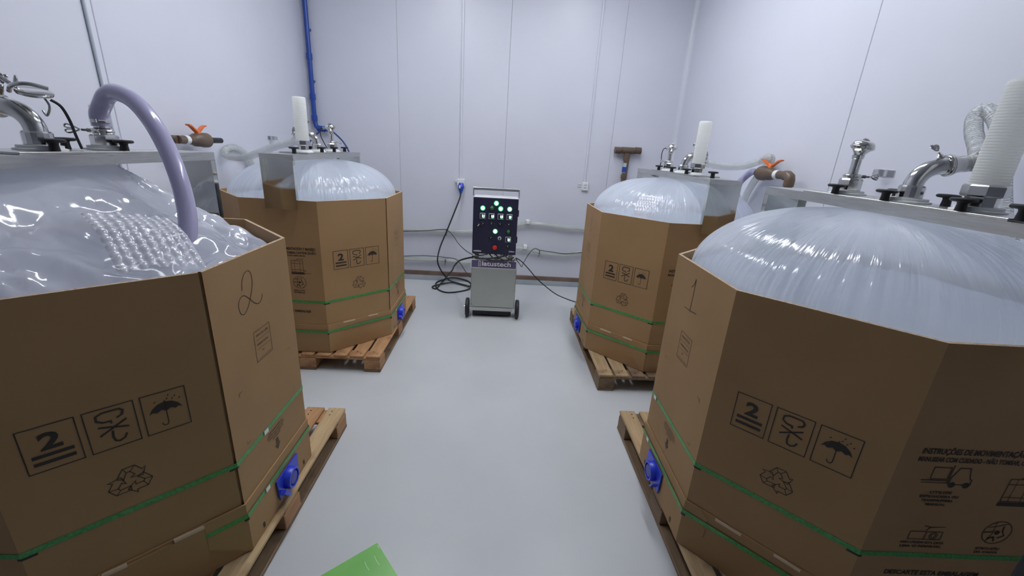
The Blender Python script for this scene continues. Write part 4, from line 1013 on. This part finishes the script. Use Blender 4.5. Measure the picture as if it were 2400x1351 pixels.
# ------------------------------------------------------------------ fittings on the walls
# conduits and outlets on the back wall
def conduit(label, x, z0, wd, m=M_wall):
    return tag(MB().bbox(x-wd, x+wd, YB-0.016, YB, z0, ZC-0.01, 0.003).build('cable_duct', m), label, 'cable duct', 'white ducts down the back wall')
conduit('slim white cable duct above the outlet with the blue plug', -0.482, 1.255, 0.012)
conduit('slim white cable duct above the small right-hand socket', 1.005, 1.275, 0.012)
q = at(1081, 430, 'y', YB-0.05)
t = thing('power_outlet', 'cream wall outlet holding a blue industrial plug', 'outlet', (q.x, YB, q.z-0.05))
MB().bbox(q.x-0.05, q.x+0.04, YB-0.06, YB, q.z-0.03, q.z+0.05, 0.006).build('outlet_box', M_white, t)
MB().bbox(q.x-0.075, q.x-0.0505, YB-0.03, YB, q.z+0.0, q.z+0.03, 0.004).build('side_tab', M_white, t)
MB().lathe((q.x+0.0, YB-0.04, q.z-0.005), (0, -0.45, -1), [(0, 0.034), (0.03, 0.036), (0.05, 0.036), (0.05, 0.03)], 20).build('plug', M_valve, t, smooth=True)['label'] = 'blue industrial plug'
MB().lathe((q.x+0.0, YB-0.063, q.z-0.05), (0, -0.3, -1), [(0, 0.03), (0.025, 0.028), (0.05, 0.018), (0.065, 0.012)], 16).build('plug_grip', M_bluepipe, t, smooth=True)
MB().bbox(q.x-0.022, q.x-0.002, YB-0.106, YB-0.090, q.z-0.055, q.z-0.02, 0.003).build('plug_label', M_white, t)
q = at(1371, 437, 'y', YB-0.02)
t = thing('wall_socket', 'small white double socket on the back wall, right of the control cart', 'socket', (q.x, YB, q.z-0.05))
MB().bbox(q.x-0.035, q.x+0.04, YB-0.032, YB, q.z-0.05, q.z+0.045, 0.005).build('socket_box', M_white, t)
mb = MB()
for dz in (-0.018, 0.014):
    MB().bbox(q.x-0.014, q.x+0.02, YB-0.034, YB-0.032, q.z+dz-0.008, q.z+dz+0.008, 0.0008).build('socket_slot', M_cond, t)
for dz in (-0.01, 0.015): MB().bbox(q.x-0.085, q.x-0.045, YB-0.008, YB, q.z+dz, q.z+dz+0.009, 0.002).build('side_clip', M_white, t)
# brown T pipe
a = at(1441, 352, 'y', YB-0.06); b = at(1502, 354, 'y', YB-0.06); c = (a+b)/2
t = thing('drain_pipe', 'brown T-shaped pipe with a blue and white sticker on the back wall', 'pipe', (c.x, YB-0.06, 0.9))
mb = MB(); mb.tube([a, b], 0.030, 16); mb.tube([a-Vector((0.0, 0, 0)), a+Vector((0.07, 0, 0))], 0.038, 16); mb.tube([b-Vector((0.07, 0, 0)), b], 0.038, 16); mb.build('cross_pipe', M_pvc, t, smooth=True)
MB().tube([c+Vector((-0.07, 0, 0)), c+Vector((0.07, 0, 0))], 0.037, 16).build('tee', M_pvc, t, smooth=True)
MB().tube([c+Vector((0, 0, -0.03)), Vector((c.x-0.005, c.y, c.z-0.12))], 0.037, 16).build('tee_neck', M_pvc, t, smooth=True)
MB().tube([c+Vector((0, 0, -0.1)), Vector((c.x-0.01, c.y, 0.9))], 0.031, 16).build('down_pipe', M_pvc, t, smooth=True)
MB().tube([Vector((c.x-0.006, c.y, c.z-0.14)), Vector((c.x-0.007, c.y, c.z-0.25))], 0.0318, 16).build('sticker', M_cond, t, smooth=True)['label'] = 'pale printed sticker'
MB().tube([Vector((c.x-0.0065, c.y, c.z-0.185)), Vector((c.x-0.007, c.y, c.z-0.245))], 0.0322, 16).build('sticker_band', M_bluepipe, t, smooth=True)
for dz in (0.0, 0.15): MB().tube([Vector((c.x-0.007, c.y, c.z-0.27-dz)), Vector((c.x-0.007, c.y, c.z-0.315-dz))], 0.036, 16).build('coupling', M_pvc, t, smooth=True)
for xx in (a.x+0.05, b.x-0.05): MB().tube([(xx, YB-0.06, c.z), (xx, YB, c.z)], 0.01, 8).build('wall_stud', M_pvc, t)
# blue air pipe in the left corner
px = -2.12
t = thing('air_pipe', 'blue compressed air pipe down the back wall by the left corner', 'pipe', (px, YB-0.05, 1.7))
mb = MB(); bp = [(px-0.01, YB-0.045, ZC), (px-0.01, YB-0.045, 1.80), (px, YB-0.045, 1.745), (px+0.02, YB-0.05, 1.722), (px+0.13, YB-0.06, 1.715)]
MB().tube([bp[0], bp[1], bp[2], bp[3], bp[4]], 0.024, 14).build('pipe_run', M_bluepipe, t, smooth=True)
for zz in (3.0, 2.42, 2.02, 1.80): MB().tube([(px-0.01, YB-0.045, zz), (px-0.01, YB-0.045, zz+0.06)], 0.031, 14).build('coupling', M_bluepipe, t, smooth=True)
for zz in (2.7, 2.2): MB().bbox(px-0.035, px+0.015, YB-0.04, YB, zz, zz+0.02, 0.002).build('pipe_clip', M_bluepipe, t)
MB().tube([(px+0.02, YB-0.05, 1.722), (px+0.10, YB-0.058, 1.716)], 0.032, 14).build('elbow_socket', M_bluepipe, t, smooth=True)
MB().lathe((px+0.13, YB-0.06, 1.715), (1, -0.1, 0), [(0, 0.014), (0.02, 0.016), (0.02, 0.02), (0.035, 0.02), (0.04, 0.01)], 12).build('air_fitting', M_black, t, smooth=True)
pts = [Vector((px+0.165, YB-0.063, 1.714))]+[at(u, v, 'y', y) for u, v, y in ((785, 313, 5.0), (803, 331, 4.85), (816, 352, 4.6), (822, 372, 4.5), (824, 410, 4.45))]
tag(MB().tube(smooth(pts, 8), 0.0085, 10).build('air_tube', M_bluehose, smooth=True), 'thin blue air tube arching behind the back left sensor head', 'tube')
pts = [Vector((px+0.075, YB-0.085, 1.705))]+[at(u, v, 'y', y) for u, v, y in ((738, 318, 5.06), (727, 332, 4.95), (720, 345, 4.85), (716, 372, 4.8))]
tag(MB().tube(smooth(pts, 8), 0.008, 10).build('air_tube', M_bluehose, smooth=True), 'short blue air tube dropping behind the back left elbow', 'tube')
# conduit on the left wall
tag(MB().tube([(XL+0.009, 2.567, ZC), (XL+0.009, 2.567, 0.3)], 0.0075, 12).build('wall_conduit', M_cond, smooth=True), 'grey round conduit running down the left wall behind the arched hose', 'conduit')
# ball valves
def ball_valve(label, side, y, z, xw, tail):
    """brown union ball valve on a pipe that runs along the wall in y"""
    X = xw; S = 1
    t = thing('ball_valve', label, 'valve', (X, y, z-0.04), 'brown ball valves with orange handles')
    return t
# left wall: pipe along y, valve, black nozzle
X = XL+0.10; pv = lambda u, v: at(u, v, 'x', X)
a, b = pv(398, 327), pv(448, 328); t = thing('ball_valve', 'brown valve with orange handle and black nozzle on the left wall', 'valve', (X, b.y, b.z-0.05), 'brown ball valves with orange handles')
z = b.z; ya = a.y
def yb(u): return pv(u, 328).y
ya = yb(425)
MB().tube([(X, ya-0.03, z), (X, yb(432), z)], 0.026, 16).build('supply_pipe', M_pvc, t, smooth=True)
MB().tube([(X+0.0, ya-0.026, z), (XL+0.001, ya-0.026, z)], 0.026, 16).build('wall_stub', M_pvc, t, smooth=True)
MB().tube([(X, yb(431), z), (X, yb(440), z)], 0.029, 16).build('tape_band', M_white, t, smooth=True)
y0, y1 = yb(441), yb(484); L = y1-y0
MB().lathe((X, y0, z), (0, 1, 0), [(0, 0.028), (L*0.12, 0.031), (L*0.28, 0.033), (L*0.36, 0.043), (L*0.7, 0.046), (L*0.78, 0.05), (L*0.98, 0.05), (L, 0.04)], 20).build('valve_body', M_pvc, t, smooth=True)
MB().lathe((X, y1, z), (0, 1, 0), [(0, 0.042), (0.02, 0.034), (0.035, 0.02), (0.16, 0.019), (0.165, 0.015)], 16).build('nozzle', M_black, t, smooth=True)
def wing_handle(parent, c, along, m=M_orange):
    mb = MB(); c = Vector(c); along = Vector(along)
    mb.lathe(c, (0, 0, 1), [(0, 0.018), (0.02, 0.016), (0.028, 0.010)], 14)
    for sg in (-1, 1):
        side = along.cross(Vector((0, 0, 1))); r = []
        for d, h, wd, th in ((0.0, 0.008, 0.014, 0.010), (0.03, 0.026, 0.013, 0.007), (0.06, 0.048, 0.014, 0.005), (0.085, 0.054, 0.015, 0.004)):
            p = c+along*sg*d+Vector((0, 0, h)); r.append([p-side*wd-Vector((0, 0, th)), p+side*wd-Vector((0, 0, th)), p+side*wd+Vector((0, 0, th)), p-side*wd+Vector((0, 0, th))])
        mb.rings(r)
    mb.build('wing_handle', m, parent, smooth=True)['label'] = 'orange butterfly handle'
wing_handle(t, (X, (y0+y1)/2+0.01, z+0.042), (0, 1, 0))
# right wall: elbow from below, valve, lavender hose
X = XR-0.10; pv = lambda u, v: at(u, v, 'x', X)
pe = pv(1853, 410); pm = pv(1790, 409); z = (pe.z+pm.z)/2
def yb(u): return pv(u, 411).y
t = thing('ball_valve', 'brown elbow valve with orange handle on the right wall', 'valve', (X, pm.y, z-0.05), 'brown ball valves with orange handles')
ye = yb(1850)
MB().tube([(X, yb(1826), z), (X, ye, z)], 0.027, 16).build('supply_pipe', M_pvc, t, smooth=True)
MB().tube([(X, ye+0.045, z), (X, ye+0.01, z), (X, ye-0.008, z-0.008), (X, ye-0.016, z-0.026), (X, ye-0.016, z-0.07)], 0.033, 16).build('elbow', M_pvc, t, smooth=True)
MB().tube([(X, ye-0.016, z-0.06), (X, ye-0.016, 0.4)], 0.027, 16).build('down_pipe', M_pvc, t, smooth=True)
MB().tube([(X, ye-0.016, 0.4), (XR-0.003, ye-0.016, 0.4)], 0.027, 16).build('wall_stub', M_pvc, t, smooth=True)
MB().tube([(X, yb(1826), z), (X, yb(1818), z)], 0.031, 16).build('tape_band', M_white, t, smooth=True)
y0, y1 = yb(1818), yb(1782); L = y1-y0
MB().lathe((X, y0, z), (0, 1, 0), [(0, 0.03), (L*0.2, 0.034), (L*0.3, 0.044), (L*0.7, 0.047), (L*0.76, 0.052), (L*0.97, 0.052), (L, 0.042)], 20).build('valve_body', M_pvc, t, smooth=True)
MB().lathe((X, y1, z), (0, 1, 0), [(0, 0.042), (0.012, 0.042), (0.03, 0.034), (0.045, 0.03)], 16).build('nozzle', M_black, t, smooth=True)
wing_handle(t, (X, (y0+y1)/2-0.01, z+0.042), Vector((-0.25, 1, 0)).normalized())
pts = [(X, y1+0.03, z), (X, y1+0.12, z)]+[at(u, v, 'x', x) for u, v, x in ((1742, 419, 1.90), (1732, 432, 1.86), (1726, 455, 1.83), (1733, 485, 1.80), (1745, 515, 1.78), (1760, 545, 1.77))]
tag(MB().tube(smooth(pts, 8), 0.025, 16).build('drain_hose', M_lav, smooth=True), 'short lavender hose hanging from the right wall valve', 'hose')
# pipe saddles on the side walls
def saddle(label, u, v, xw, sgn):
    p = at(u, v, 'x', xw+sgn*0.03); t = thing('pipe_bracket', label, 'bracket', (xw, p.y, p.z-0.04), 'galvanised pipe brackets on the side walls')
    MB().bbox(*sorted((xw, xw+sgn*0.006)), p.y-0.045, p.y+0.045, p.z-0.014, p.z+0.018, 0.001).build('back_strip', M_alu, t)
    r = []
    for i in range(9):
        a = PI*1.25*i/8-0.4; yy = p.y+0.03*math.cos(a); xx = xw+sgn*(0.034+0.03*math.sin(a))
        r.append([(xx, yy, p.z-0.016), (xx+sgn*0.003, yy+0.002, p.z-0.016), (xx+sgn*0.003, yy+0.002, p.z+0.018), (xx, yy, p.z+0.018)])
    MB().rings(r).build('saddle_strap', M_alu, t, smooth=True)
saddle('small empty pipe bracket on the left wall above the looping clear hose', 640, 324, XL, 1)
saddle('small empty pipe bracket on the right wall above the large bag', 2066, 406, XR, -1)

# ------------------------------------------------------------------ green card box on the floor
c0 = at(884, 1273, 'z', 0.018); dl = (at(750, 1351, 'z', 0.018)-c0).normalized(); dr = (at(930, 1351, 'z', 0.018)-c0).normalized()
dr = (dr-dl*dr.dot(dl)).normalized()
t = thing('green_tray', 'glossy bright green flat box lying on the floor at the bottom edge', 'box', (c0+dl*0.2+dr*0.25)*1.0-Vector((0, 0, 0.018)))
q = [c0, c0+dl*0.42, c0+dl*0.42+dr*0.55, c0+dr*0.55]
MB().hexa([p-Vector((0, 0, 0.018)) for p in q]+q).build('shell', M_greenbox, t)
f = Face2D(c0, dl, (0, 0, 1), up=dr); mb = MB()
for s0, s1, t0, t1 in ((0.035, 0.037, 0.05, 0.10), (0.075, 0.078, 0.05, 0.095), (0.004, 0.005, 0.012, 0.03)):
    f.line(mb, [(s0, t0), (s1, (t0+t1)/2), ((s0+s1)/2, t1)], 0.0016, off=0.0006)
mb.build('reflection_streaks', M_glint, t, recalc=False)  # white streaks painted on as reflections in the glossy top
